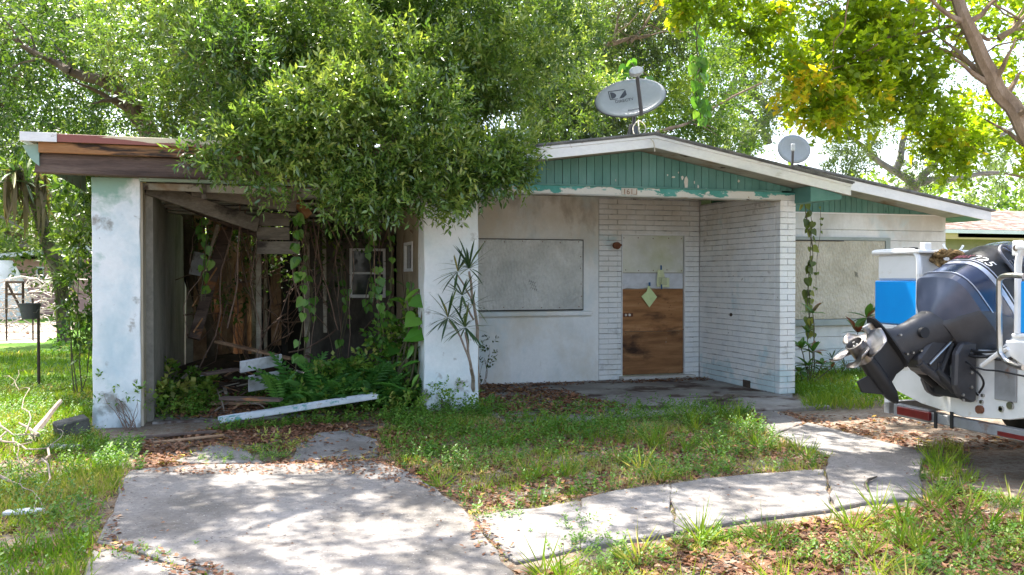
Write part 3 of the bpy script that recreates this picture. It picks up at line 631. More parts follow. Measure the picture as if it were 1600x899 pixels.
# front gable: ridge and eaves traced where they stand
EL = (2.15, 2.80); PK = (4.80, 3.165); ER = (7.605, 2.66)       # underside line of the front roof
def roof_z(x): return EL[1]+(PK[1]-EL[1])*(x-EL[0])/(PK[0]-EL[0]) if x < PK[0] else PK[1]+(ER[1]-PK[1])*(x-PK[0])/(ER[0]-PK[0])
gb = MB().prism([(2.72, 2.735), (7.0, 2.735), (7.0, roof_z(7.0)-.006), (PK[0], PK[1]-.006), (2.72, roof_z(2.72)-.006)], 10.33, 10.36, 'y').build('front_gable', M['black_line'], H)
x = 2.72; i = 0
while x < 7.0-.02:
    w = min(.105, 7.0-x); a, b = x+.004, x+w-.003
    za_, zb_ = roof_z(a)-.004, roof_z(b)-.004
    pl = [(a, 2.724), (b, 2.724), (b, zb_)]+([(PK[0], PK[1]-.004)] if a < PK[0] < b else [])+[(a, za_)]
    if zb_ > 2.73 or za_ > 2.73: MB().prism(pl, 10.262-random.uniform(0, .004), 10.328, 'y').build('gable_board', M['teal'], gb)
    x += w
rd = random.Random(21); PRIM = surf('bare_primer', [(.46, .43, .36), (.60, .57, .50)], 12, .9, .3)
for px, py, w_, h_ in [(1072, 288, 9, 26), (1066, 278, 4, 8), (1091, 294, 3, 12), (1085, 285, 2, 6), (1103, 297, 5, 7), (1052, 277, 6, 4), (1043, 274, 3, 3), (1154, 283, 4, 5), (962, 282, 2, 4), (1118, 300, 3, 4), (1060, 270, 2, 3), (905, 300, 2, 3)]:
    p = W(px, py, 10.257); k = 9; sx_ = w_/137/2*1.05; sz_ = h_/137/2
    pl = [(p.x+math.cos(q*6.283/k)*sx_*rd.uniform(.6, 1.25), p.z+math.sin(q*6.283/k)*sz_*rd.uniform(.7, 1.2)) for q in range(k)]
    MB().prism(pl, 10.2545, 10.2575, 'y').build('peeled_patch', PRIM, gb)
# house number, carved out of the peeled paint
nm = frame(W(971, 308, 10.234)+Vector((0, -.001, 0)), (1, 0, 0), (0, -1, 0))
pln = MB().box(4.535, 4.755, 10.232, 10.239, 2.612, 2.695).build('number_plate', surf('bare_plate', [(.42, .38, .32), (.52, .48, .42)], 8, .9, .2), H, bevel=.003)
num = text_obj('161', .098, Matrix.Translation((4.555, 10.230, 2.618)) @ Matrix.Rotation(R(90), 4, 'X'), 'house_number', M['brown_wood'], pln)
MB().box(4.70, 4.745, 10.227, 10.233, 2.618, 2.624).box(4.740, 4.746, 10.227, 10.233, 2.624, 2.685).build('number_remnant', M['brown_wood'], pln)
# front roof: two slopes with fascia in front
def slope(x0, z0, x1, z1, ya, yb, th, name, mat, lift=0):
    return MB().prism([(x0, z0+lift), (x1, z1+lift), (x1, z1+th+lift), (x0, z0+th+lift)], ya, yb, 'y').build(name, mat, H)
FY = 9.85
for (a, b, nm_) in ((EL, PK, 'l'), (PK, ER, 'r')):
    slope(a[0], a[1], b[0], b[1], FY+.03, 12.2, .03, 'roof_deck', M['soffit'], .002)
    slope(a[0], a[1], b[0], b[1], FY+.03, 12.2, .10, 'roof_body', M['soffit'], .034)
    slope(a[0], a[1], b[0]+(.03 if nm_ == 'r' else 0), b[1]-(.005 if nm_ == 'r' else 0), FY-.03, 12.2, .022, 'shingle_layer', M['shingle'], .150)
    slope(a[0], a[1], b[0]+(.015 if nm_ == 'r' else 0), b[1], FY-.018, 12.2, .014, 'shingle_layer', M['shingle'], .135)
    MB().prism([(a[0], a[1]-.012), (b[0], b[1]-.012), (b[0], b[1]+.10), (a[0], a[1]+.10)], FY, FY+.028, 'y').build('fascia_board', M['white_trim'], H, bevel=.003)
    MB().prism([(a[0], a[1]+.101), (b[0], b[1]+.101), (b[0], b[1]+.134), (a[0], a[1]+.134)], FY-.010, FY+.028, 'y').build('drip_strip', M['white_trim'], H, bevel=.002)
MB().prism([(7.03, 2.56), (7.50, 2.60), (7.50, 2.66), (7.03, roof_z(7.03)-.004)], 9.90, 12.38, 'y').build('eave_soffit', M['teal'], H)
# wing gable
P2 = (8.13, 3.13); E2 = (11.84, 2.53); L2 = (5.6, 2.86)
def r2(x): return P2[1]+(E2[1]-P2[1])*(x-P2[0])/(E2[0]-P2[0])
gb2 = MB().prism([(7.05, 2.63), (11.45, 2.63), (11.45, max(2.632, r2(11.45))), (P2[0], P2[1]), (7.05, 2.98)], 12.44, 12.47, 'y').build('wing_gable', M['black_line'], H)
x = 7.04
while x < 11.3:
    a, b = x+.004, x+.102
    t0 = r2(a) if a > P2[0] else 2.98; t1 = r2(b) if b > P2[0] else 2.98
    MB().prism([(a, 2.622), (b, 2.622), (b, max(t1-.002, 2.63)), (a, t0-.002)], 12.385-random.uniform(0, .004), 12.436, 'y').build('gable_board', M['teal'], gb2)
    x += .105
MB().box(7.04, 11.40, 12.375, 12.384, 2.612, 2.632).build('gable_bottom_trim', M['white_trim'], H)
W2 = 11.8
for a, b in ((L2, P2), (P2, E2)):
    slope(a[0], a[1], b[0], b[1], W2+.03, 19.4, .10, 'roof_body', M['soffit'], .0)
    slope(a[0], a[1], b[0]+.06, b[1]-.01, W2-.03, 19.4, .03, 'shingle_layer', M['shingle'], .145)
    slope(a[0], a[1], b[0]+.03, b[1], W2-.015, 19.4, .016, 'shingle_layer', M['shingle'], .128)
    MB().prism([(a[0], a[1]-.03), (b[0], b[1]-.03), (b[0], b[1]+.126), (a[0], a[1]+.126)], W2, W2+.028, 'y').build('fascia_board', M['white_trim'], H, bevel=.003)
MB().prism([(11.47, 2.585), (11.80, 2.525), (11.80, 2.54), (11.47, 2.60)], 11.84, 12.6, 'y').build('eave_soffit', M['teal'], H)
# carport roof
MB().box(-2.0, 2.2, 9.86, 13.6, 2.952, 3.0).box(-2.0, -.1, 13.6, 17.2, 2.952, 3.0).box(.9, 2.2, 13.6, 17.2, 2.952, 3.0).box(-.1, .9, 14.6, 17.2, 2.952, 3.0).build('carport_roof_deck', M['brown_wood'], H)
MB().box(-2.015, 2.2, 9.84, 9.858, 2.935, 3.015).build('drip_edge', M['rust_metal'], H, bevel=.002)
MB().box(-2.05, -1.72, 9.82, 9.838, 2.93, 3.02).box(-2.05, -2.03, 9.838, 13.1, 2.93, 3.02).build('white_flashing', M['white_trim'], H, bevel=.002)
MB().box(-1.90, 2.15, 9.90, 9.94, 2.832, 2.934).build('fascia_core', M['orange_wood'], H, bevel=.004)
bpl = [(-1.955, 2.64), (-1.6, 2.635), (-.5, 2.628), (.45, 2.632), (1.12, 2.64), (1.20, 2.72), (1.16, 2.815), (.2, 2.826), (-.9, 2.83), (-1.88, 2.838), (-1.93, 2.77)]
MB().prism(bpl, 9.97, 10.12, 'y').build('carport_beam', M['beam'], H, bevel=.006)
MB().prism([(-2.05, 2.90), (-1.90, 2.92), (-1.90, 2.70), (-1.97, 2.76)], 9.93, 12.8, 'y').build('torn_soffit_end', M['teal_pale'], H)
MB().prism([(1.0, 2.66), (1.16, 2.70), (1.35, 2.665), (1.5, 2.70), (1.45, 2.81), (1.2, 2.815)], 9.98, 10.10, 'y').build('rotten_beam_end', M['orange_wood'], H)
MB().prism([(-1.0, 2.605), (2.06, 2.60), (2.06, 2.63), (-1.0, 2.636)], 10.16, 10.26, 'y').build('opening_trim', M['teal_pale'], H, bevel=.003)
MB().prism([(1.05, 2.632), (2.06, 2.628), (2.06, 2.78), (1.02, 2.745)], 10.19, 10.25, 'y').build('header_board', M['teal_pale'], H, bevel=.003)
MB().prism([(-.98, 2.53), (2.05, 2.48), (2.05, 2.60), (-.98, 2.60)], 10.34, 10.40, 'y').build('inner_header', M['orange_wood'] if False else M['soffit'], H, bevel=.004)
for px in (315, 410, 456): 
    p = W(px, 300, 10.31); MB().box(p.x, p.x+.05, 10.29, 10.335, 2.44, 2.60).build('header_cleat', M['old_timber'], H)
# ceiling boards and rafters sagging from the left wall towards the middle
def plank(name, p0, p1, w, h, mat, parent=H, up=(0, 0, 1), **k): return MB().beam(p0, p1, w, h, up, **k).build(name, M[mat], parent, bevel=.004)
plank('fallen_rafter', W(228, 292, 10.5), W(402, 352, 11.2), .05, .165, 'old_timber')
plank('fallen_rafter', W(236, 296, 10.9), W(400, 330, 13.2), .06, .16, 'old_timber')
plank('fallen_rafter', W(300, 296, 10.55), W(462, 322, 10.9), .05, .15, 'old_timber')
plank('fallen_rafter', W(240, 300, 11.8), W(404, 365, 12.3), .05, .12, 'beam')
plank('fallen_rafter', W(452, 300, 11.4), W(482, 338, 11.5), .08, .10, 'orange_wood')
for k in range(5):
    y0 = 11.1+k*.38
    plank('ceiling_board', (-.88, y0, 2.50-.015*k), (1.05+.1*(k % 3), y0+.05, 2.56-.05*k), .26, .022, 'soffit')
for k in range(3):
    a = W(401, 332+k*22, 11.3); b = W(452 if k < 2 else 468, 332+k*22, 11.3)
    MB().box(a.x, b.x, 11.25-.02*k, 11.285-.02*k, a.z-.165, a.z-.01).build('siding_plank', M['old_timber'], H, bevel=.003)
for k in range(6):
    plank('roof_joist', (-.95, 10.8+k*.55, 2.88-.03*(k % 3)), (2.1, 10.8+k*.55, 2.88), .05, .12, 'beam')
rd = random.Random(77); x = -.88
while x < 1.6:
    w = rd.uniform(.08, .17)
    if rd.random() < .985:
        z0 = 0 if rd.random() < .93 else rd.uniform(.2, .5); z1 = rd.choice([2.95, 2.95, 2.95, 2.95, 2.95, rd.uniform(2.0, 2.5)])
        plank('rear_board', (x+w/2, 16.4+rd.uniform(-.1, .1), z0), (x+w/2+rd.uniform(-.03, .03), 16.4+rd.uniform(-.1, .1), z1), w, .02, rd.choice(['brown_wood', 'grey_wood', 'beam', 'brown_wood']), up=(0, 1, 0))
    x += w*.86+rd.uniform(-.01, .02)
plank('bare_stud', W(415, 330, 14.2), W(415, 570, 14.2), .05, .05, 'grey_wood', up=(0, 1, 0))
plank('bare_stud', W(380, 350, 15), W(384, 555, 15), .05, .06, 'brown_wood', up=(0, 1, 0))
plank('bare_stud', W(506, 330, 12.7), W(508, 520, 12.7), .05, .05, 'grey_wood', up=(0, 1, 0))
plank('bare_stud', W(448, 340, 13.9), W(444, 560, 13.9), .09, .09, 'dark', up=(0, 1, 0))
plank('bare_stud', W(352, 345, 16), W(350, 560, 16), .08, .08, 'brown_wood', up=(0, 1, 0))

# ------------------------------------------------------------------ trees
def cl(px, py, Y, r, n): return (tuple(W(px, py, Y)), r, n)
# the big bushy tree that grows over the carport roof and hangs over its beam
cb = []
for (px, py, Y, r, n) in [
    (300, 236, 9.5, .08, 16), (330, 245, 9.5, .14, 46), (350, 250, 9.5, .12, 30), (392, 270, 9.45, .12, 26), (410, 290, 9.45, .08, 26), (385, 212, 9.6, .26, 120),
    (435, 205, 9.6, .26, 120), (462, 240, 9.5, .16, 50), (445, 285, 9.45, .09, 30), (495, 225, 9.6, .34, 210), (492, 262, 9.5, .13, 60), (528, 290, 9.45, .17, 90), (545, 318, 9.4, .10, 44), (508, 322, 9.45, .06, 20),
    (560, 262, 9.5, .34, 210), (580, 305, 9.4, .22, 130), (600, 328, 9.4, .10, 40), (630, 250, 9.5, .38, 250), (640, 300, 9.4, .20, 110), (695, 250, 9.5, .36, 230), (690, 298, 9.4, .20, 100), (712, 320, 9.4, .09, 40),
    (750, 245, 9.55, .34, 210), (748, 280, 9.45, .22, 110), (780, 240, 9.6, .28, 150), (800, 262, 9.6, .13, 60), (820, 276, 9.6, .05, 18), (785, 268, 9.5, .12, 50), (815, 225, 9.8, .18, 70)]:
    cb.append(cl(px, py, Y, r, n*.52))
for row, (py, Y, r, xa_, xb_, st) in enumerate([(175, 10.1, .55, 385, 810, 72), (110, 10.6, .66, 350, 840, 80), (35, 11.2, .80, 330, 900, 92), (-50, 11.8, .9, 280, 900, 110), (60, 13.2, 1.0, 250, 860, 120), (150, 12.6, .8, 330, 880, 110)]):
    px = xa_
    while px <= xb_:
        cb.append(cl(px+random.uniform(-26, 26), py+random.uniform(-26, 26), Y+random.uniform(-.7, .5), r*random.uniform(.5, .95), 400*r*random.uniform(.5, 1.15))); px += st
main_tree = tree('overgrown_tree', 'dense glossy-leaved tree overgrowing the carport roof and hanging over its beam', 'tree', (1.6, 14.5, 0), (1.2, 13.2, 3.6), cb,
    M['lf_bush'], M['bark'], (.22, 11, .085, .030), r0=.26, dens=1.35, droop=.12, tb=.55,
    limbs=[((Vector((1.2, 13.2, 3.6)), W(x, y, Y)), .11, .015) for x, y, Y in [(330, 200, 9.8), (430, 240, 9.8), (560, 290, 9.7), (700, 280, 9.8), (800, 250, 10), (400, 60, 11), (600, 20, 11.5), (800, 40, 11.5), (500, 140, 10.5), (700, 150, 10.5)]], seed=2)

dk = [cl(*a) for a in [(880, 40, 15, .9, 260), (950, 20, 15.5, .9, 260), (1020, 30, 16, .8, 200), (880, 120, 14.5, .7, 200), (930, 170, 14.5, .5, 140), (885, 200, 14, .5, 150), (960, 205, 14.2, .35, 80), (1050, 0, 16, .7, 150), (990, 80, 16, .45, 80), (860, 180, 14, .5, 160), (1040, 90, 16.5, .35, 50), (850, 235, 13.6, .35, 90)]]
tree('oak_tree', 'dark olive oak just behind the roof between the bushy tree and the large dish', 'tree', (5.2, 19.8, 0), (5.0, 18.8, 3.2), dk, M['lf_dark'], M['bark_tan'], (.3, 11, .085, .038), r0=.22, droop=.1, tb=.55,
    limbs=[((Vector((5.0, 18.8, 3.2)), W(905, 150, 15)), .12, .05), ((W(905, 150, 15), W(925, 65, 15)), .06, .04), ((W(925, 65, 15), W(1015, 55, 15)), .05, .03), ((W(985, 66, 15), W(1030, -10, 15)), .035, .012), ((W(960, 66, 15), W(975, 10, 15)), .03, .01), ((W(905, 150, 15), W(850, 90, 14.5)), .04, .015)], seed=14, group='trees behind the house')
# canopy of the oak that stands behind the house and reaches over the roof (it throws the dappled shade)
def cc(x, y, z, r, n): return ((x, y, z), r, n)
over = []
rd = random.Random(5)
for i in range(50):
    x = rd.uniform(-6.0, 6.6); y = rd.uniform(7.3, 10.9); z = rd.uniform(6.6, 8.2)
    over.append(cc(x, y, z, rd.uniform(.35, .75), 62))
back = []
for (px, py, Y, r, n) in [(905, 190, 16, .8, 150), (960, 205, 15, .6, 120), (870, 120, 17, 1.1, 220), (940, 100, 18, 1.2, 240), (1010, 40, 18, 1.2, 240), (900, 20, 18, 1.3, 260), (1060, 90, 19, 1.2, 220), (1060, 180, 17, .8, 130), (1090, 225, 16.5, .55, 90), (1000, 160, 18, 1.0, 170), (1120, 150, 19, .9, 130), (1140, 235, 17, .5, 70), (980, -30, 18, 1.3, 200), (1090, 10, 19, 1.0, 140), (1010, 110, 21, 1.4, 300), (930, 60, 22, 1.6, 300), (1090, 150, 21, 1.2, 240), (1040, 200, 20, .8, 160), (1130, 60, 22, 1.3, 200), (860, 60, 21, 1.6, 280)]:
    back.append(cl(px, py, Y, r, n))
oak = tree('oak_tree', 'yellow-green oak with thin brown limbs behind the front gable and large dish', 'tree', (6.5, 20.5, 0), (6.8, 19.5, 3.0), back,
    M['lf_yel'], M['bark_tan'], (.42, 11, .11, .05), r0=.32, droop=.1, tb=.5,
    limbs=[((Vector((6.8, 19.5, 3.0)), W(915, 62, 17.5)), .10, .04), ((W(915, 62, 17.5), W(1020, 50, 17)), .06, .03), ((W(1010, 60, 17), W(1060, -20, 17)), .05, .02), ((W(960, 75, 17.2), W(1000, 10, 17)), .04, .02), ((Vector((6.8, 19.5, 3.0)), W(1100, 235, 15.5)), .07, .02), ((W(1010, 215, 15), W(1190, 130, 17)), .035, .02), ((Vector((6.8, 19.5, 3.0)), W(870, 100, 17)), .09, .03)], seed=3, group='trees behind the house')
shade = tree('tall_oak_tree', 'tall oak whose high canopy spreads over the house roof', 'tree', (3.6, 21.0, 0), (3.0, 17.5, 6.4), over,
    M['lf_oak'], M['bark'], (.5, 11, .12, .06), r0=.36, droop=.1, tb=.5,
    limbs=[((Vector((3.0, 17.5, 6.4)), Vector((x, y, 7.6))), .14, .03) for x, y in ((-5, 9.5), (-1, 9), (2, 10), (4.5, 9.5), (6.5, 10))], seed=4)

# left background tree with its dark leaning limbs
lf = []
for (px, py, Y, r, n) in [(20, 30, 17, 1.2, 190), (110, 20, 18, 1.2, 170), (60, 120, 18, 1.1, 170), (200, 60, 19, .9, 120), (240, 20, 17, 1.0, 130), (120, 170, 19, .6, 100), (40, 175, 19, .6, 80), (170, 150, 17, .6, 100), (250, 120, 16, .8, 130), (300, 80, 16, 1.0, 160), (200, 180, 20, .8, 120), (280, 175, 15, .7, 130), (330, 30, 16, 1.0, 130), (60, 60, 24, 1.6, 150), (150, 90, 26, 1.6, 130), (90, 40, 15.5, .5, 70), (260, 60, 14.5, .7, 130), (310, 130, 14, .6, 130), (295, 190, 13.5, .4, 90), (340, 60, 14, .7, 150), (-50, 60, 17, 1.3, 150)]:
    lf.append(cl(px, py, Y, r, n))
left_tree = tree('oak_tree', 'green oak with dark leaning limbs above the left end of the carport roof', 'tree', (-.4, 16.6, 0), W(232, 205, 16), lf,
    M['lf_oak'], M['bark'], (.38, 11, .10, .045), r0=.22, droop=.15, tb=.5,
    limbs=[((W(232, 205, 16), W(190, 140, 15.8)), .15, .12), ((W(192, 142, 15.8), W(110, 112, 15.6)), .12, .07), ((W(112, 112, 15.6), W(20, 60, 15.8)), .07, .03), ((W(205, 165, 15.8), W(150, 60, 16)), .10, .06), ((W(150, 60, 17.5), W(110, -20, 17.5)), .05, .02), ((W(170, 130, 17.3), W(100, 110, 17)), .07, .04), ((W(200, 60, 18), W(340, 40, 17)), .05, .02), ((W(232, 205, 17.5), W(130, -10, 16)), .03, .02)], seed=6, group='trees behind the house')

tree('oak_tree', 'brownish olive oak filling the top left corner', 'tree', (-7.5, 25, 0), W(-40, 200, 22), [cl(*a) for a in [(10, 30, 21, 1.1, 190), (80, 10, 21, 1.0, 170), (50, 80, 22, .9, 140), (-30, 90, 21, 1.0, 130), (140, -10, 21, .9, 140), (15, 150, 22, .6, 80), (120, 60, 23, .7, 100), (-50, 160, 22, .8, 80), (190, 30, 22, .7, 90), (12, 210, 23, .4, 36)]],
    M['lf_dark'], M['bark_tan'], (.4, 11, .11, .05), r0=.28, droop=.1, tb=.55, nl=6, seed=61, group='trees behind the house')
for i, (x0_, lab) in enumerate([(-24, 'deep green tree far back on the left, behind the pink house and palm'), (-15, 'broad green tree far back above the left end of the carport'), (-7, 'tall green tree far back over the carport roof'), (2, 'tall green tree far back behind the bushy tree'), (11, 'rounded green tree far back behind the large dish')]):
    cs = [((x0_+rng.normal()*3.0, 40+i*1.5+rng.normal()*1.5, 3+k*.95+rng.normal()*.6), rng.uniform(1.5, 2.4), 95) for k in range(14)]
    tree('background_tree', lab, 'tree', (x0_, 41+i*1.5, 0), (x0_+.4, 41+i*1.5, 4), cs, M[('lf_oak', 'lf_yel', 'lf_oak', 'lf_yel', 'lf_oak')[i]], M['bark_grey'], (.9, 9, .26, .13), r0=.4, nl=5, seed=80+i, group='trees behind the house')
# greyish oaks far behind the right roof
for i, (lab, base, fork, lst, lb, mt, bk) in enumerate([
    ('pale grey-green oak with twisting limbs seen between the two dishes', (13.5, 27, 0), W(1170, 215, 26),
     [(1150, 40, 26, 1.5, 170), (1210, 90, 26, 1.3, 150), (1130, 120, 26, 1.1, 120), (1180, 170, 25, 1.0, 110), (1100, 60, 27, 1.2, 110), (1240, 20, 27, 1.5, 130), (1250, 150, 26, .9, 80), (1150, 225, 24, .7, 90), (1120, 240, 24, .5, 70), (1290, 70, 27, 1.2, 90)],
     [((1170, 215), (1210, 180)), ((1170, 215), (1120, 190)), ((1210, 180), (1140, 60)), ((1180, 205), (1270, 110)), ((1120, 190), (1150, 120)), ((1200, 225), (1155, 165))], 'lf_grey', 'bark_grey'),
    ('hazy oak with pale crooked boughs behind the right end of the roof', (20, 29, 0), W(1430, 290, 28),
     [(1330, 215, 27, 1.0, 110), (1400, 175, 28, 1.1, 100), (1480, 210, 28, 1.2, 120), (1440, 260, 27, .9, 80), (1540, 240, 29, 1.1, 80), (1360, 130, 28, 1.0, 70), (1320, 255, 25, .6, 60), (1580, 180, 29, 1.2, 70), (1500, 120, 29, 1.1, 60), (1400, 60, 29, 1.2, 60), (1530, 290, 30, .8, 40), (1590, 255, 30, .8, 40), (1300, 170, 27, .8, 60)],
     [((1430, 290), (1330, 215)), ((1430, 290), (1500, 225)), ((1400, 268), (1420, 185)), ((1500, 225), (1585, 200)), ((1330, 215), (1290, 160)), ((1440, 285), (1560, 270))], 'lf_grey', 'bark_grey')]):
    tree('oak_tree', lab, 'tree', base, fork, [cl(*a) for a in lst], M[mt], M[bk], (.5, 11, .14, .06), dens=1.7, r0=.34, droop=.1, tb=.5,
         limbs=[((W(*p0, 26+i*1.5), W(*p1, 26+i*1.5)), .16, .07) for p0, p1 in lb], seed=20+i, group='trees behind the house')

# near tree on the right, limb slanting across the corner
ra = []
for (px, py, Y, r, n) in [(1290, 100, 8.2, .40, 80), (1350, 70, 8.2, .45, 90), (1270, 150, 8.0, .30, 55), (1330, 150, 8.1, .40, 80), (1400, 120, 8.2, .40, 75), (1290, 180, 8.0, .20, 36), (1440, 50, 8.3, .45, 85), (1380, 20, 8.4, .45, 80), (1330, 20, 8.4, .35, 60), (1350, 105, 8.1, .35, 60),
        (1455, 180, 8.5, .22, 44), (1500, 225, 8.5, .26, 44), (1540, 170, 8.7, .25, 36), (1600, 70, 8.6, .35, 50), (1570, 20, 8.7, .40, 60), (1440, 150, 8.1, .25, 40), (1475, 250, 8.4, .16, 28), (1460, 215, 8.4, .18, 30), (1540, 225, 8.5, .16, 24),
        (1090, 10, 8.4, .22, 35), (1060, 5, 8.4, .16, 22), (1170, 20, 8.3, .22, 34), (1185, 60, 8.3, .12, 18), (1235, 110, 8.1, .16, 22), (1130, -20, 8.3, .35, 40), (1640, 120, 7.6, .5, 60), (1650, 240, 7.5, .4, 40), (1450, -40, 8.3, .6, 70), (1600, -40, 8.0, .6, 60), (1300, -40, 8.3, .5, 60), (1215, 10, 8.3, .2, 26)]:
    ra.append(cl(px, py, Y, r, n*1.15))
tree('shade_tree', 'near tree with lime backlit leaves and a tan limb across the upper right corner', 'tree', (9.9, 7.0, 0), (9.5, 7.1, 2.3), ra,
    M['lf_lime'], M['bark_tan'], (.20, 9, .085, .062), r0=.17, droop=.2, tb=.50,
    limbs=[((Vector((9.5, 7.1, 2.3)), W(1615, 225, 7.35)), .13, .095), ((W(1616, 227, 7.35), W(1548, 115, 7.5)), .095, .085), ((W(1549, 117, 7.5), W(1490, -20, 7.7)), .085, .06), ((W(1560, 115, 7.9), W(1440, 60, 8.1)), .03, .015), ((W(1520, 40, 8.05), W(1380, 60, 8.2)), .03, .012), ((W(1440, 60, 8.1), W(1290, 110, 8.1)), .016, .008), ((W(1500, 5, 8.1), W(1180, -30, 8.3)), .03, .012), ((W(1560, 60, 7.9), W(1605, 20, 7.8)), .04, .02)], seed=9)

# shrub beside the carport pillar, thickets behind
def shrub(name, lab, base, clumps, mat, leaf, cat='shrub', group=None, droop=.1, tb=.5, stems=7, seed=0, sm='stem', sr=.016):
    t = thing(name, lab, cat, base, group); mb = MB(); rdd = random.Random(seed)
    for i in range(stems):
        c = clumps[rdd.randrange(len(clumps))][0]
        p, r = limb(Vector(base)+Vector((rdd.uniform(-.08, .08), rdd.uniform(-.08, .08), 0)), c, sr, sr*.3, .10, 6, seed*13+i); mb.tube(p, r, 5)
    mb.build('stem', M[sm], t, smooth=True)
    leaf_cloud('foliage', *sprays(clumps, leaf[0], leaf[1], leaf[2], leaf[3], 1.0, droop, tb), mat, t); return t
shrub('tall_shrub', 'leafy dark green shrub beside the left edge of the carport pillar', (W(126, 560, 13.2).x, 13.2, 0),
    [cl(128, 290, 13.2, .28, 50), cl(132, 340, 13.0, .26, 40), cl(126, 395, 13.1, .22, 30), cl(134, 440, 12.9, .2, 30), cl(135, 490, 13, .15, 22), cl(132, 520, 13, .15, 22)], M['lf_oak'], (.24, 8, .11, .05), seed=1, stems=4, sr=.010)
E_ = [
 ('thicket', 'green thicket behind the open back of the carport', [(340, 420, 21, 1.0), (400, 400, 22, 1.1), (330, 500, 20, .8), (430, 470, 20, .9), (380, 350, 22, 1.0), (300, 380, 21, .8), (470, 420, 21, 1.0), (390, 520, 20, .7)], 'lf_yel'),
]
for nme, lab, lst, mt in E_:
    shrub(nme, lab, (0.6, 20, 0), [cl(x, y, Y, r, 90*r) for x, y, Y, r in lst], M[mt], (.35, 9, .12, .06), cat='thicket', seed=3)
shrub('creeper_bush', 'dim leafy creeper hanging in the top of the broken carport', (.2, 14.6, 0), [cl(350, 345, 14, .35, 34), cl(385, 355, 14.2, .35, 34), cl(330, 375, 14, .22, 18), cl(420, 360, 13.8, .25, 20), cl(500, 350, 12.3, .25, 26), cl(560, 365, 12.2, .25, 24), cl(440, 420, 13.4, .22, 16), cl(385, 440, 13.5, .2, 12), cl(350, 470, 13, .15, 10), cl(520, 430, 12.3, .18, 14)], M['lf_oak'], (.3, 7, .085, .05), seed=63, sm='dead_vine', stems=14, sr=.008)
# a bank of trees and scrub far off that reads as one mass
bank = []
for i in range(150):
    x = rng.uniform(-62, 75); y = rng.uniform(52, 66); z = rng.uniform(.5, 9)
    bank.append(((x, y, z), rng.uniform(2.0, 3.4), 60))
tag(leaf_cloud('tree_line', *sprays(bank, 1.2, 7, .50, .28, 1.0, .1, .55), M['lf_yel']), 'bank of sunlit trees far behind the pink house and the yard', 'trees', kind='stuff')
mid = []
for (px, py, Y, r, n) in [(60, 330, 30, 1.6, 110), (120, 260, 30, 1.7, 120), (20, 300, 32, 1.4, 90), (90, 200, 31, 1.8, 120), (130, 350, 29, .9, 70), (40, 240, 33, 1.5, 100), (180, 240, 28, 1.5, 110), (150, 160, 30, 1.6, 100)]:
    mid.append(cl(px, py, Y, r, n))
tree('oak_tree', 'sunlit bright green tree standing behind the pink house', 'tree', (-6.5, 46, 0), (-6.5, 46, 2.5), [((c[0][0]*1.45, c[0][1]*1.45, 1.6+(c[0][2]-1.6)*1.45), c[1]*1.45, c[2]) for c in mid],
    M['lf_yel'], M['bark_grey'], (.7, 9, .22, .11), r0=.3, droop=.1, tb=.62, nl=4, seed=31, group='trees behind the house')

# ------------------------------------------------------------------ ground cover
def edges(n, inner=.07, outer=.05, seed=0, skip=()):
    r_ = np.random.default_rng(seed); out = []
    for pi, pl in enumerate(allpoly):
        if pi in skip: continue
        P = np.array(pl); Q = np.roll(P, -1, 0); L_ = np.linalg.norm(Q-P, axis=1); k = r_.choice(len(P), int(n*L_.sum()), p=L_/L_.sum()); t = r_.random(len(k))[:, None]
        a = P[k]*(1-t)+Q[k]*t; nn = np.stack([-(Q-P)[k, 1], (Q-P)[k, 0]], 1)/np.maximum(L_[k], 1e-6)[:, None]
        w = np.sin(a[:, 0]*3.7+a[:, 1]*2.9)+np.cos(a[:, 0]*1.3-a[:, 1]*5.1)+r_.normal(size=len(a))*.5
        a = a+nn*(r_.random(len(a))*(inner+outer)-outer)[:, None]*r_.choice([-1, 1], len(a))[:, None]; out.append(a[w > .1])
    return np.concatenate(out)
def strew(poly, n, gap=.0, seed=0):
    """n random points in a ground polygon, thinned to patches"""
    r_ = np.random.default_rng(seed); P = np.array(poly); lo = P.min(0); hi = P.max(0); out = []
    A = 0
    while A < n:
        q = lo+(hi-lo)*r_.random((n*3, 2)); q = q[in_poly(q, poly)]
        if gap > 0:
            f = np.sin(q[:, 0]*2.1+seed)*np.cos(q[:, 1]*2.7+seed*2)+.6*np.sin(q[:, 0]*5.3+q[:, 1]*3.1+seed)+.5*np.cos(q[:, 1]*9-q[:, 0]*4.4)+r_.normal(size=len(q))*.5
            q = q[f > (gap-.5)*2.2]
        out.append(q); A += len(q)
        if len(q) == 0: break
    return np.concatenate(out)[:n]
def groundz(q): return np.array([gz(x, y) if (-8.9 < x < 12.9 and 2 < y < 13.9) else 0 for x, y in q])
def off_slabs(q, keep=.03, seed=1):
    r_ = np.random.default_rng(seed); m = np.zeros(len(q), bool)
    for pl in allpoly: m |= in_poly(q, pl)
    m &= r_.random(len(q)) > keep
    return q[~m]
GR = {k: [] for k in ('P', 'D', 'N', 'L', 'W', 'T')}
def put(store, P, D, N, L, Wd, T):
    for k, v in zip('PDNLWT', (P, D, N, L, Wd, T)): store[k].append(v)
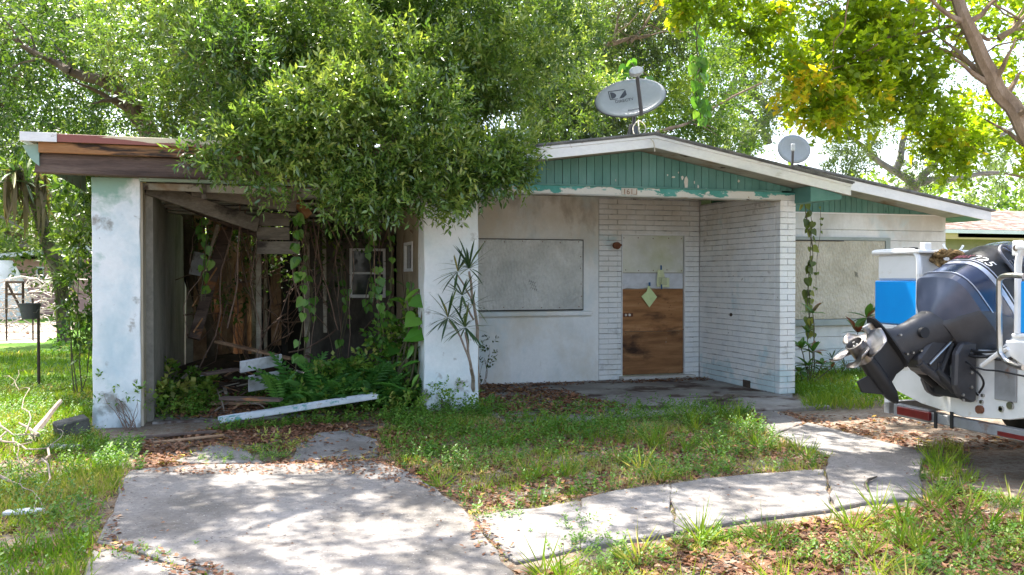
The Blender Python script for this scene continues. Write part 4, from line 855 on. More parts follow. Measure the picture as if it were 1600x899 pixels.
def blades(store, q, h, w, tint, tv=.12, per=4, lean=.5, seed=0, spread=.03):
    r_ = np.random.default_rng(seed); n = len(q)
    if n == 0: return
    z = groundz(q); tt = tint+.09+.13*np.sin(q[:, 0]*1.7+q[:, 1]*2.3)+.10*np.cos(q[:, 0]*4.1-q[:, 1]*1.9)
    for i in range(per):
        p = np.column_stack([q+r_.normal(size=(n, 2))*spread, z-.008]); d = nrm(np.column_stack([r_.normal(size=(n, 2))*lean, np.ones(n)]))
        put(store, p, d, nrm(np.column_stack([r_.normal(size=(n, 2)), np.full(n, .15)])), h*(.5+.8*r_.random(n)), w*(.7+.6*r_.random(n)), tt+r_.normal(size=n)*tv)
def weeds(store, q, h, L, Wd, tint, nl=9, seed=0):
    r_ = np.random.default_rng(seed); n = len(q)
    if n == 0: return
    z = groundz(q); ax = nrm(np.column_stack([r_.normal(size=(n, 2))*.35, np.ones(n)])); hh = h*(.4+.9*r_.random(n)); tt = tint+r_.normal(size=n)*.15
    for i in range(nl):
        s = (i+1)/nl; a = i*2.4+r_.random(n); p = np.column_stack([q, z])+ax*(hh*s)[:, None]
        d = nrm(np.column_stack([np.cos(a), np.sin(a), .25+.5*r_.random(n)])); 
        put(store, p, d, nrm(np.column_stack([r_.normal(size=(n, 2))*.4, np.ones(n)])), L*(.6+.7*r_.random(n)), Wd*(.6+.7*r_.random(n)), tt+r_.normal(size=n)*.08)
def close(store, name, mat, label, cat):
    a = [np.concatenate(store[k]) for k in 'PDNLWT']
    return tag(leaf_cloud(name, *a, mat), label, cat, kind='stuff')
new = lambda: {k: [] for k in 'PDNLWT'}
PA = poly_w([(-120, 640), (0, 600), (140, 600), (146, 680), (205, 715), (180, 770), (140, 850), (120, 960), (-120, 960)])
PA2 = [(-9, 10.2), (-1.5, 10.2), (-1.6, 14.5), (-2.5, 21), (-16, 21)]
PB = poly_w([(600, 655), (665, 640), (760, 640), (900, 645), (1060, 640), (1165, 645), (1212, 690), (1298, 716), (1280, 736), (1100, 750), (960, 770), (840, 795), (740, 806), (690, 770), (640, 742), (592, 700)])
PC = poly_w([(812, 915), (812, 896), (935, 874), (1130, 833), (1300, 812), (1440, 794), (1470, 760), (1620, 790), (1760, 960), (840, 960)])
PD = [(7.1, 10.0), (7.05, 12.3), (11.6, 12.3), (11.5, 10.3), (9.5, 9.0), (7.2, 9.0), (6.4, 9.1)]
PE = poly_w([(1440, 700), (1500, 700), (1530, 760), (1450, 770)])
st = new()
blades(st, off_slabs(strew(PA, 5600, .5, 1)), .10, .009, .42, seed=1, per=4)
blades(st, strew(PA2, 13000, 0, 2), .09, .022, .34, seed=2, per=2)
blades(st, off_slabs(strew(PB, 1900, .65, 3)), .085, .008, .54, seed=3, per=4)
blades(st, off_slabs(strew(PB, 5000, .25, 13)), .05, .007, .80, seed=13, per=4, lean=1.2)
blades(st, off_slabs(strew(PA, 4200, .45, 14)), .06, .008, .84, seed=14, per=4, lean=1.3)
blades(st, off_slabs(strew(PC, 1400, .75, 4)), .07, .007, .50, seed=4, per=4, lean=.8)
blades(st, off_slabs(strew(PC, 3000, .3, 15)), .045, .006, .86, seed=15, per=4, lean=1.4)
blades(st, strew(PD, 2600, .3, 5), .19, .011, .30, seed=5, per=4)
blades(st, strew(PE, 140, .3, 6), .13, .008, .4, seed=6, per=4)
blades(st, edges(60, .05, .06, 5, (0, 4, 5, 6, 7, 8)), .07, .007, .55, seed=77, per=3, lean=1.0)
blades(st, edges(16, .04, .05, 6), .06, .007, .62, seed=78, per=3, lean=1.1)
# tufts: long blades radiating out of one root
tf = np.concatenate([strew(PB, 26, 0, 21), strew(PC, 30, 0, 22), strew(PD, 55, 0, 23), poly_w([(1145, 660), (1160, 668), (1130, 655), (1100, 665), (1185, 700), (1420, 742), (1470, 735), (1410, 820), (880, 850), (925, 845)])])
tf = off_slabs(np.repeat(tf, 26, axis=0), 0); blades(st, tf+rng.normal(size=tf.shape)*.012, .24, .010, .38, seed=24, per=1, lean=.75, spread=.012)
close(st, 'grass', M['grass'], 'patchy green and straw coloured grass of the overgrown yard', 'grass')
st = new()
weeds(st, off_slabs(strew(PA, 1500, .30, 31)), .13, .035, .018, .5, seed=31)
weeds(st, off_slabs(strew(PB, 1500, .58, 32)), .12, .036, .018, .45, seed=32)
weeds(st, off_slabs(strew(poly_w([(600, 660), (680, 640), (900, 640), (1160, 640), (1190, 680), (1050, 690), (800, 700), (640, 720)]), 900, .3, 33)), .16, .04, .02, .4, seed=33)
weeds(st, off_slabs(strew(PC, 650, .6, 34)), .08, .032, .016, .6, seed=34)
weeds(st, strew(PD, 700, .2, 35), .20, .05, .024, .4, seed=35)
weeds(st, strew(poly_w([(225, 665), (340, 655), (345, 600), (240, 598)]), 260, 0, 36), .22, .055, .035, .5, seed=36)
weeds(st, strew(poly_w([(340, 640), (660, 640), (660, 600), (420, 600)]), 700, .1, 37), .13, .05, .028, .4, seed=37)
weeds(st, strew(poly_w([(150, 700), (215, 690), (225, 740), (150, 740)]), 120, 0, 38), .12, .04, .02, .5, seed=38)
for i, (px, py, n) in enumerate([(920, 850, 40), (905, 825, 16), (222, 870, 14), (345, 722, 22), (430, 720, 30), (420, 705, 30), (960, 870, 22), (770, 812, 14), (1440, 748, 10), (700, 610, 14)]):
    c = G(px, py); weeds(st, np.array([[c.x, c.y]])+rng.normal(size=(n, 2))*np.array([.11, .07]), .07, .03, .012, .5, seed=50+i)
q_ = np.linspace(0, 1, 240)[:, None]; q_ = np.array([[G(338, 674).x, G(338, 674).y]])*(1-q_)+np.array([[W(590, 620, 10.0).x, 9.95]])*q_+rng.normal(size=(240, 2))*np.array([.08, .06]); weeds(st, q_[rng.random(240) < .75], .11, .035, .018, .5, seed=91)
close(st, 'weeds', M['weed'], 'low broad-leaved weeds spreading through the yard', 'weeds')
st = new()
def litter(poly, n, gap, seed, s=.06, keep=.04, z0=.0):
    q = poly if isinstance(poly, np.ndarray) else off_slabs(strew(poly, n, gap, seed), keep); r_ = np.random.default_rng(seed+900); n = len(q)
    on = np.zeros(n, bool)
    for pl in allpoly: on |= in_poly(q, pl)
    z = np.where(on, .030, groundz(q)+.006+.014*r_.random(n))+z0
    a = r_.random(n)*6.28; d = nrm(np.column_stack([np.cos(a), np.sin(a), r_.normal(size=n)*.22]))
    put(st, np.column_stack([q, z]), d, nrm(np.column_stack([r_.normal(size=(n, 2))*.35, np.ones(n)])), s*(.6+.7*r_.random(n)), s*.5*(.6+.7*r_.random(n)), .45+r_.normal(size=n)*.25)
litter(poly_w([(225, 690), (345, 668), (600, 640), (665, 650), (700, 690), (600, 712), (450, 735), (270, 735), (205, 742)]), 6500, .22, 61)
litter(PB, 9500, .10, 62); litter(PC, 7500, .15, 63); litter(PA, 3800, .2, 64)
litter(poly_w([(1200, 640), (1330, 676), (1470, 712), (1600, 700), (1480, 655), (1300, 652)]), 600, .3, 65, .065)
litter(poly_w([(1210, 650), (1330, 684), (1440, 712), (1460, 700), (1330, 668), (1215, 640)]), 300, .1, 75, .07)
litter([(2.75, 9.2), (4.4, 9.3), (4.2, 11.5), (3.4, 12.3), (2.75, 12.3)], 2400, .2, 66, .07, z0=.055)
litter([(2.75, 11.9), (6.8, 11.9), (6.8, 12.2), (2.75, 12.3)], 1100, .1, 67, .045, z0=.05)
litter(poly_w([(205, 740), (740, 730), (790, 899), (150, 860)]), 900, .0, 68, .03, keep=.08)
litter(poly_w([(744, 812), (1300, 716), (1452, 712), (1440, 780), (790, 880)]), 800, .0, 69, .03, keep=.12)
litter([(-.85, 10.4), (2.0, 10.4), (2.0, 12.8), (-.85, 17)], 5200, .2, 70, .08, z0=.03)
litter(PE, 150, 0, 71); litter(edges(120, .10, .05, 7, (4, 5, 6, 7)), 0, 0, 73, .045)
litter(poly_w([(205, 742), (600, 715), (700, 770), (520, 745), (300, 748)]), 900, .1, 74, .04, keep=.9)
litter([(-34, 22), (-4.5, 24), (-5, 34), (-34, 36)], 900, 0, 72, .16)
close(st, 'leaf_litter', M['litter'], 'brown fallen leaves scattered over soil, slabs and porch', 'leaves')
#PART4
# ------------------------------------------------------------------ leaf pieces shared by the larger plants
def mesh_from(name, vs, fs, mat):
    mb = MB(); mb.add(vs, fs); return mb.mesh(name, mat)
def heart_mesh(mat):
    o = [(0, 0), (-.12, .16), (-.06, .36), (.16, .46), (.42, .40), (.70, .22), (1.0, 0)]
    vs = [(x, 0, -.10*x*x) for x, y in o]+[(x, y, .10*y-.14*x*x) for x, y in o[1:-1]]+[(x, -y, .10*y-.14*x*x) for x, y in o[1:-1]]
    fs = []
    L_ = [7, 8, 9, 10, 11]; R_ = [12, 13, 14, 15, 16]; mid_ = [1, 2, 3, 4, 5]
    vs[1] = (.02, 0, 0); vs[2] = (.15, 0, -.01); vs[3] = (.35, 0, -.03); vs[4] = (.55, 0, -.06); vs[5] = (.78, 0, -.09)
    for S, fl in ((L_, 1), (R_, 0)):
        prev = 0
        for i in range(5):
            q = (mid_[i-1] if i else 0, mid_[i], S[i], S[i-1]) if i else (0, mid_[0], S[0])
            fs.append(q if fl == 0 else q[::-1])
        q = (mid_[4], 6, S[4]); fs.append(q if fl == 0 else q[::-1])
    return mesh_from('leaf', vs, fs, mat)
def lance_mesh(mat, w=.22, droop=.25, n=5, fold=.12):
    vs = []; fs = []
    for i in range(n+1):
        t = i/n; ww = w*math.sin(math.pi*min(1, t*.92+.08))**.8 if i < n else 0; z = -droop*t*t
        vs += [(t, -ww/2, z+fold*ww), (t, 0, z), (t, ww/2, z+fold*ww)]
    for i in range(n):
        a = i*3; fs += [(a, a+3, a+4, a+1), (a+1, a+4, a+5, a+2)]
    return mesh_from('leaf', vs, fs, mat)
def frond_mesh(mat, n=13):
    vs = []; fs = []
    def c(t): return Vector((t*.85, 0, .55*t-.62*t*t))
    for i in range(n):
        t = .06+.94*i/n; p = c(t); l = .19*math.sin(math.pi*(t*.86+.12))**.8; w = .035
        for sgn in (1, -1):
            k = len(vs); q = p+Vector((.05, sgn*l, -.02-.1*l)); vs += [tuple(p), tuple(p+Vector((w, sgn*l*.4, .006))), tuple(q), tuple(p+Vector((-w*.6, sgn*l*.45, .0)))]
            fs.append((k, k+1, k+2, k+3) if sgn > 0 else (k+3, k+2, k+1, k))
    k = len(vs)
    for i in range(7):
        p = c(i/6); vs += [(p.x, -.006, p.z), (p.x, .006, p.z)]
    for i in range(6): a = k+i*2; fs.append((a, a+2, a+3, a+1))
    return mesh_from('frond', vs, fs, mat)
ME = {'heart': heart_mesh(M['lf_vine']), 'heart_y': heart_mesh(M['lf_vine_y']), 'big': heart_mesh(M['lf_big']), 'lance': lance_mesh(M['lf_big'], .34, .30),
      'croton': lance_mesh(M['lf_croton'], .34, .25), 'spike': lance_mesh(M['lf_drac'], .075, .16, 4), 'frond': frond_mesh(M['lf_fern']), 'palm': lance_mesh(M['palm_dead'], .10, .5, 4)}
def rdir(rd, z=0, s=1): return Vector((rd.gauss(0, 1)*s, rd.gauss(0, 1)*s, z))
def vine(lab, pts, n, size, mesh='heart', seed=0, group=None, name='hanging_vine', stem='stem', r=.006, strands=1, spread=.05, face=True, taper=.5, jitter=.03):
    rd = random.Random(seed); pts = [Vector(p) for p in pts]
    t = thing(name, lab, 'vine', pts[0], group); mb = MB()
    fine = []
    for s_ in range(strands):
        ph = rd.uniform(0, 6); line = []
        tot = len(pts)-1
        for i in range(tot*6+1):
            u = i/6; k = min(int(u), tot-1); p = pts[k].lerp(pts[k+1], u-k)
            p = p+Vector((math.sin(u*4+ph)*spread, math.cos(u*3.1+ph)*spread, 0))
            line.append(p)
        mb.tube(line, r, 4); fine.append(line)
    mb.build('stem', M[stem], t)
    for i in range(n):
        ln = fine[i % strands]; p = ln[rd.randrange(len(ln))] if i > len(ln) else ln[int(i*(len(ln)-1)/max(1, n-1))] if strands == 1 else ln[rd.randrange(len(ln))]
        p = p+Vector((rd.uniform(-jitter, jitter), rd.uniform(-jitter, jitter), rd.uniform(-.02, .02)))
        sz = size*rd.uniform(.6, 1.15)
        d = Vector((rd.gauss(0, .5), rd.gauss(-.15, .3), -1.0)); up = Vector((rd.gauss(0, .45), -1, rd.gauss(.3, .35))) if face else rdir(rd, 1, .5)
        piece(ME[mesh], 'leaf', t, frame(p, d, up, sz))
    return t
def rosette(parent, c, n, size, mesh, rd, elev=(.1, 1.2), name='leaf', up=Vector((0, 0, 1))):
    for i in range(n):
        a = i*2.399+rd.uniform(-.3, .3); e = rd.uniform(*elev)
        d = Vector((math.cos(a)*math.cos(e), math.sin(a)*math.cos(e), math.sin(e)))
        piece(ME[mesh], name, parent, frame(Vector(c)+d*.01, d, up, size*rd.uniform(.7, 1.15)))

# vines
vine('long heart-leaved vine hanging from the eave corner over the wing window', [W(1262, 318, 11.9), W(1268, 400, 11.9), W(1262, 455, 11.9), W(1268, 520, 11.9)], 52, .125, 'heart_y', 1, strands=3, spread=.045)
vine('thin nearly leafless vine hanging before the wing window', [W(1284, 322, 12.1), W(1279, 380, 12.1), W(1274, 450, 12.1)], 11, .05, 'heart_y', 2, strands=2, spread=.02, r=.004)
vine('bunch of green vine leaves dangling in the air right of the large dish', [W(1092, -10, 9.6), W(1094, 80, 9.6), W(1092, 130, 9.6), W(1088, 185, 9.6)], 64, .12, 'heart', 3, strands=3, spread=.07, jitter=.07)
vine('vine trailing along the twig above the large dish', [W(930, 110, 12.5), W(960, 125, 12.5), W(985, 95, 12.5), W(1010, 120, 12.5)], 20, .16, 'heart', 4, strands=2, spread=.06)
cv = [(466, 340, 600, 10.9, 34, .14, 'broad heart leaves in one column, middle of the carport opening'), (480, 370, 560, 11.6, 12, .13, 'vine just right of the column of broad heart leaves'), (592, 420, 590, 10.7, 22, .11, 'vine before the white sash window, nearer its right side'),
      (575, 340, 480, 11.4, 14, .12, 'vine before the left half of the white sash window'), (318, 345, 470, 11.6, 16, .13, 'vine hanging beside the leaning post near the left carport wall'), (606, 350, 560, 10.9, 18, .10, 'vine close to the inner wall on the right of the carport'),
      (640, 440, 600, 10.6, 10, .13, 'short vine at the right end of the carport opening'), (535, 400, 560, 11.8, 10, .12, 'vine left of the white sash window')]
for i, (px, ya, yb, Y, n, s_, lb) in enumerate(cv):
    vine(lb, [W(px, ya, Y), W(px+6, (ya+yb)/2, Y), W(px-2, yb, Y)], int(n*1.3), s_*.86, 'heart', 10+i, group='vines hanging in the carport', strands=1 if n > 20 else 2, spread=.03)
# dead runners hanging in the carport
dv = thing('dead_vine_curtain', 'tangle of dead reddish vines and roots hanging in the dark carport', 'dead vines', tuple(W(400, 350, 13)))
rd = random.Random(4)
for i in range(110):
    px = rd.choice([rd.uniform(345, 470), rd.uniform(470, 650), rd.uniform(300, 650)]); Y = rd.uniform(10.9, 15.5); y0 = rd.uniform(318, 360); y1 = rd.uniform(420, 590)
    a = W(px, y0, Y); b = W(px+rd.gauss(0, 26), y1, Y); pts, _ = limb(a, b, .01, .01, rd.uniform(.04, .22), 8, i)
    MB().tube(pts, rd.choice([.004, .006, .009]), 4).build('runner', M['dead_vine'], dv)
for i in range(55):
    px = rd.uniform(320, 640); py = rd.uniform(400, 520); Y = rd.uniform(12.5, 14.5)
    a = W(px, py, Y); b = W(px+rd.uniform(30, 75)*rd.choice([-1, 1]), py+rd.uniform(-30, 50), Y); pts, _ = limb(a, b, .01, .01, .08, 6, i+99)
    MB().tube(pts, rd.choice([.005, .008, .011]), 4).build('runner', M['dead_vine'], dv)
# fallen timbers and rubbish in the carport, each lying loose
def loose(name, lab, cat, p0, p1, w, h, mat, group=None, up=(0, 0, 1), **k):
    o = MB().beam(p0, p1, w, h, up, **k).build(name, M[mat], None, bevel=.004); own_origin(o); return tag(o, lab, cat, group)
gp = 'broken timbers lying in the carport'
loose('leaning_post', 'thick dark rotten post leaning against the sagging ceiling near the left wall', 'post', W(303, 530, 12.6), W(362, 330, 12.9), .15, .14, 'beam', gp, up=(0, 1, 0))
loose('splintered_board', 'pale splintered board leaning beside the thick dark post', 'board', W(300, 480, 12.1), W(338, 420, 12.3), .015, .06, 'orange_wood', gp, up=(0, 1, 0), w1=.02, h1=.10)
loose('splintered_board', 'short orange splinter leaning low against the left carport wall', 'board', W(302, 520, 12.0), W(316, 498, 12.1), .02, .04, 'orange_wood', gp, up=(0, 1, 0))
loose('fallen_plank', 'long grey plank lying across the carport floor', 'plank', W(338, 534, 12.2)+Vector((0, 0, 0)), W(456, 561, 11.6), .10, .03, 'brown_wood', gp)
loose('fallen_plank', 'dark plank lying low in front of the white panel', 'plank', W(318, 585, 11.0), W(372, 577, 11.2), .14, .03, 'beam', gp)
loose('leaning_board', 'upright pale board beyond the thick dark post', 'board', W(304, 430, 13.4), W(312, 395, 13.5), .16, .02, 'white_plastic', gp, up=(0, 1, 0))
loose('leaning_board', 'narrow pale board leaning along the top of the thick dark post', 'board', W(327, 400, 12.55), W(340, 352, 12.6), .04, .09, 'grey_wood', gp, up=(0, 1, 0))
loose('leaning_board', 'brown board standing behind the dead vines', 'board', W(432, 540, 14.5), W(430, 400, 14.5), .16, .03, 'brown_wood', gp, up=(0, 1, 0))
loose('fallen_plank', 'rotten plank among the ferns at the carport mouth', 'plank', W(345, 622, 10.2), W(440, 625, 10.0), .14, .03, 'beam', gp)
rd = random.Random(8)
pile = thing('rubble_heap', 'heap of soil, splinters and rubbish over the dark carport floor', 'rubble', tuple(G(400, 560)))
mb = MB(); rings = []
for (px, Y, r, h) in [(330, 12.9, .7, .14), (400, 13.2, .8, .14), (460, 12.8, .8, .16), (370, 15, 1.2, .35), (540, 12.2, .7, .16)]:
    c = W(px, 500, Y); rr_ = []
    for k in range(5):
        t = k/4; rr_.append([(c.x+math.cos(a*.6283)*r*(1-t*.93)*rd.uniform(.85, 1.15), Y+math.sin(a*.6283)*r*(1-t*.93)*rd.uniform(.85, 1.15), h*math.sin(t*1.57)*rd.uniform(.9, 1.1)) for a in range(10)])
    mb.loft(rr_)
mb.build('soil_heap', M['dark'] if False else surf('dark_humus', [(.03, .022, .016), (.08, .055, .04)], 6, .95, .8, 30), pile, smooth=True)
for i in range(60):
    px = rd.uniform(270, 620); Y = rd.uniform(11.2, 14); c = W(px, 500, Y); a = rd.uniform(0, 6.28); l = rd.uniform(.12, .5)
    p0 = Vector((c.x, Y, rd.uniform(.04, .35))); p1 = p0+Vector((math.cos(a)*l, math.sin(a)*l, rd.uniform(-.08, .12)))
    MB().beam(p0, p1, rd.uniform(.015, .05), .012).build('splinter', M[rd.choice(['brown_wood', 'grey_wood', 'orange_wood', 'white_plastic', 'grey_wood'])], pile)
# white cabinet panel
cp = thing('broken_cabinet', 'broken white cabinet panel lying tilted among the ferns', 'cabinet', tuple(G(405, 600)))
a = W(375, 574, 10.9); b = W(440, 562, 11.1)
MB().beam(a, b, .03, .14, (0, -.3, 1)).build('top_board', M['white_plastic'], cp, bevel=.004)
MB().beam(W(388, 600, 10.95), W(436, 592, 11.1), .02, .20, (0, -.2, 1)).build('face_board', M['white_plastic'], cp, bevel=.004)
MB().beam(W(398, 586, 10.92), W(405, 585, 10.92), .01, .03).build('hole', M['dark'], cp)
# downpipe channel lying on the ground
gt = thing('fallen_gutter', 'long white and teal metal gutter channel lying in front of the carport', 'gutter', tuple(G(340, 670)))
A_ = G(343, 668)+Vector((0, 0, .06)); B_ = W(588, 621, 10.15)
def chan(off, w, h, mat, nm_):
    dd = (B_-A_).normalized(); s_ = dd.cross(Vector((0, 0, 1))); o_ = s_*off
    a, b = A_+o_, B_+o_; mb = MB()
    mb.beam(a, b, w, .012); mb.beam(a+s_*w/2+Vector((0, 0, h/2)), b+s_*w/2+Vector((0, 0, h/2)), .008, h); mb.beam(a-s_*w/2+Vector((0, 0, h/2)), b-s_*w/2+Vector((0, 0, h/2)), .008, h)
    return mb.build(nm_, M[mat], gt, bevel=.002)
chan(.04, .10, .045, 'gutter', 'channel'); chan(-.10, .10, .035, 'gutter', 'channel')
# rotten boards and roots by the pillar
gp2 = 'rotten boards by the carport pillar'
loose('rotten_board', 'grey rotten board lying flat beside the pillar, nearest the slab', 'board', G(215, 684, .03), G(338, 674, .05), .07, .02, 'beam', gp2)
loose('rotten_board', 'curved weathered board under the gutter end', 'board', G(240, 692, .02), G(350, 680, .04), .05, .02, 'brown_wood', gp2)
loose('rotten_board', 'wide brown board lying behind the gutter', 'board', G(330, 630, .07), G(445, 628, .08), .20, .03, 'brown_wood', gp2)
# dead roots in front of the carport
def twigs(name, lab, cat, segs, mat='dead_wood', r0=.012, group=None, n=7, bend=.12):
    t = thing(name, lab, cat, tuple(segs[0][0]), group)
    for i, s_ in enumerate(segs):
        p, r = limb(s_[0], s_[1], s_[2] if len(s_) > 2 else r0, (s_[2] if len(s_) > 2 else r0)*.45, bend, n, i*7+3); MB().tube(p, r, 6).build('branch', M[mat], t, smooth=True)
    return t
gv = lambda px, py, h: G(px, py)+Vector((0, 0, h))
twigs('dead_branch', 'small bleached root lying on the litter before the carport', 'branch', [(gv(330, 655, .04), gv(385, 632, .16), .014), (gv(385, 640, .10), gv(420, 645, .03), .012), (gv(350, 650, .06), gv(330, 630, .12), .008), (gv(370, 640, .1), gv(400, 628, .15), .007)])
# bleached branches on the left
D_ = lambda px, py, h: G(px, py)+Vector((0, 0, h))
twigs('fallen_branch', 'thick grey branch propped up on the left lawn', 'branch', [(D_(45, 700, .04), D_(95, 672, .30), .05), (D_(60, 700, .12), D_(30, 690, .18), .02)], bend=.04)
sg = []
rd = random.Random(12)
for a, b, r in [((0, 700, .10), (75, 722, .12), .017), ((75, 722, .12), (60, 790, .05), .014), ((60, 790, .05), (48, 810, .02), .010), ((0, 765, .10), (62, 795, .04), .018), ((0, 690, .18), (60, 700, .12), .016), ((40, 700, .14), (30, 650, .30), .010), ((20, 705, .12), (80, 735, .10), .012), ((75, 722, .12), (90, 700, .18), .008), ((30, 770, .08), (70, 810, .03), .008), ((10, 700, .15), (0, 740, .05), .012), ((30, 650, .3), (42, 620, .36), .005), ((30, 650, .3), (15, 630, .35), .005), ((50, 712, .12), (52, 760, .06), .008), ((-60, 730, .05), (0, 765, .10), .018), ((-60, 690, .05), (0, 700, .10), .02)]:
    sg.append((D_(*a), D_(*b), r*.75))
twigs('fallen_branch', 'bleached forked dead branch sprawling over the left lawn', 'branch', sg)
bl = rough_box(0, .30, 0, .18, 0, .15, 4, .006).build('concrete_block', M['block'], None, bevel=.012)
p = G(92, 690); bl.location = (p.x, p.y, .01); bl.rotation_euler = (R(6), R(-9), R(24)); tag(bl, 'mossy grey concrete block lying beside the carport pillar', 'concrete block')
fl = MB().prism([(0, 0), (.25, -.05), (.33, .12), (.08, .16)], 0, .05, 'z').build('stone_slab', M['step_concrete'], None, bevel=.01)
p = G(72, 706); fl.location = (p.x, p.y, .02); fl.rotation_euler = (R(-8), R(5), 0); tag(fl, 'flat grey stone chip in front of the mossy block', 'stone')
fl = MB().prism([(0, 0), (.30, -.02), (.34, .07), (.20, .12), (.02, .09)], 0, .04, 'z').build('stone_chip', M['paper_white'], None, bevel=.01)
fl.scale = (.75, .7, .7); p = G(2, 812); fl.location = (p.x, p.y, .02); tag(fl, 'small white rock half hidden in the left grass', 'stone')
tw = MB().tube([G(1370, 745, .045), G(1357, 750, .05), G(1352, 757, .05), G(1356, 766, .045)], [.006, .012, .012, .006], 6).build('curled_twig', M['bark'], None, smooth=True)
own_origin(tw); tag(tw, 'small curled dark twig lying on the path', 'twig')
pb = MB()
for i in range(5):
    c = Vector((5.45+i*.13, 9.9+.05*i, .05)); pb.beam(c, c+Vector((.16, .05*i-.1, .02+.02*(i % 2))), .12, .012)
pb = pb.build('rotten_scrap', M['bark'], None); own_origin(pb); tag(pb, 'dark mouldering scrap of mat on the porch slab', 'scrap')

# ferns
gpf = 'ferns growing at the mouth of the carport'
fd = [(455, 600, 10.8, .42, 11, 'tall fern nearest the column of heart leaves'), (478, 585, 11.2, .42, 10, 'fern standing behind the tall fern'), (505, 612, 10.6, .38, 11, 'fern in the middle of the bed'), (530, 622, 10.6, .30, 10, 'small bright fern at the front of the bed'),
      (548, 600, 10.9, .40, 11, 'fern below the white sash window, left'), (580, 610, 10.6, .40, 11, 'fern below the white sash window, right'), (608, 600, 10.8, .44, 12, 'fern left of the big glossy leaves'), (632, 615, 10.5, .38, 10, 'fern leaning over the pillar foot'),
      (640, 590, 10.9, .42, 9, 'fern under the big glossy leaves'), (490, 628, 10.5, .26, 9, 'low fern close to the gutter'), (565, 628, 10.55, .28, 9, 'low fern right of the gutter middle'), (600, 630, 10.5, .26, 9, 'low fern at the gutter end'), (435, 615, 10.6, .30, 9, 'fern beside the white cabinet panel'),
      (520, 585, 11.5, .40, 9, 'dark fern at the back of the bed')]
for i, (px, py, Y, s_, n, lb) in enumerate(fd):
    c = W(px, 600, Y); t = thing('fern', lb, 'fern', (c.x, Y, .04), gpf); rr = random.Random(40+i)
    for k in range(n):
        a = k*2.399+rr.uniform(-.4, .4); e = rr.uniform(.3, 1.15); d = Vector((math.cos(a)*math.cos(e), math.sin(a)*math.cos(e)-.1, math.sin(e)))
        piece(ME['frond'], 'frond', t, frame((c.x, Y, .06), d, (0, 0, 1), s_*rr.uniform(1.3, 2.4)))
# big glossy leaved plant at the inner side of the porch pillar
bp = thing('elephant_ear_plant', 'big glossy-leaved plant leaning out behind the porch pillar', 'plant', (1.75, 10.75, 0.02))
rd = random.Random(3)
for (px, py, Y, s_, dx, dz) in [(655, 452, 10.5, .34, -.9, -.35), (662, 470, 10.4, .40, -1, -.1), (650, 495, 10.4, .36, -.8, .0), (660, 520, 10.35, .36, -1, -.25), (645, 540, 10.4, .30, -.6, -.6), (655, 565, 10.35, .30, -.9, .1), (630, 470, 10.8, .30, -.8, .3), (625, 500, 10.9, .30, -.7, .2), (640, 515, 10.7, .34, .4, -.7), (620, 540, 10.8, .28, -.6, -.4), (655, 585, 10.3, .26, -.8, -.5), (635, 450, 11, .3, -.3, .8)]:
    p = W(px, py, Y); st_, r_ = limb((1.8, 10.75, .02), p, .018, .008, .10, 6, px); MB().tube(st_, r_, 5).build('stalk', M['stem'], bp, smooth=True)
    piece(ME['lance' if px % 2 else 'big'], 'leaf', bp, frame(p, (dx+rd.uniform(-.5, .5), rd.uniform(-.7, .1), dz-.2), (rd.uniform(-.8, .8), rd.uniform(-.9, -.1), .8), s_*rd.uniform(.5, .78)))
# undergrowth at the carport mouth
shrub('creeper_bush', 'bright leafy creeper at the foot of the carport pillar', tuple(G(250, 655)), [(tuple(gv(235, 650, .18)), .22, 26), (tuple(gv(265, 650, .2)), .25, 30), (tuple(gv(300, 640, .15)), .22, 24), (tuple(gv(215, 660, .3)), .2, 14), (tuple(gv(280, 630, .3)), .2, 16)], M['weed'], (.16, 7, .085, .065), seed=41)
shrub('creeper_bush', 'dark leafy creeper under the ferns, right of the cabinet panel', (.9, 10.6, 0), [(tuple(W(x, 600, 10.6)[:2])+(z*.5,), .20, 26) for x, z in ((450, .2), (480, .3), (520, .25), (560, .3), (600, .35), (635, .3), (655, .2), (620, .1), (540, .12))], M['weed'], (.18, 8, .07, .05), seed=42)
shrub('creeper_bush', 'taller leafy creeper climbing between the ferns and the big glossy leaves', (1.5, 10.8, 0), [(tuple(W(x, 600, 10.8)[:2])+(z,), .2, 22) for x, z in ((590, .55), (620, .75), (640, .5), (560, .45), (610, .3), (650, .8), (635, 1.0), (655, 1.1), (600, .85), (530, .4), (505, .35))], M['weed'], (.18, 7, .075, .055), seed=47, sr=.006)
shrub('wild_bush', 'sparse twiggy bush before the foot of the left pillar', tuple(G(205, 672)), [(tuple(gv(180, 668, .35)), .22, 14), (tuple(gv(215, 668, .3)), .2, 12), (tuple(gv(160, 668, .45)), .15, 8)], M['weed'], (.14, 6, .05, .025), seed=43, sm='dead_vine', stems=12, sr=.005)
shrub('wild_bush', 'green weedy bush growing against the foot of the porch pillar', tuple(G(700, 648)), [(tuple(gv(690, 648, .2)), .16, 20), (tuple(gv(720, 650, .22)), .17, 22), (tuple(gv(670, 655, .12)), .14, 14), (tuple(gv(745, 650, .12)), .14, 14), (tuple(gv(640, 655, .15)), .18, 20), (tuple(gv(610, 660, .12)), .18, 20)], M['weed'], (.14, 7, .045, .028), seed=44)
shrub('wild_bush', 'thin twiggy sapling between the porch pillar and the boarded window', tuple(G(755, 625)), [(tuple(W(765, 540, 11)), .10, 6), (tuple(W(757, 560, 11)), .12, 6), (tuple(W(748, 575, 11)), .12, 7)], M['lf_dark'], (.12, 6, .05, .03), seed=45, sm='dead_vine', stems=5, sr=.005)
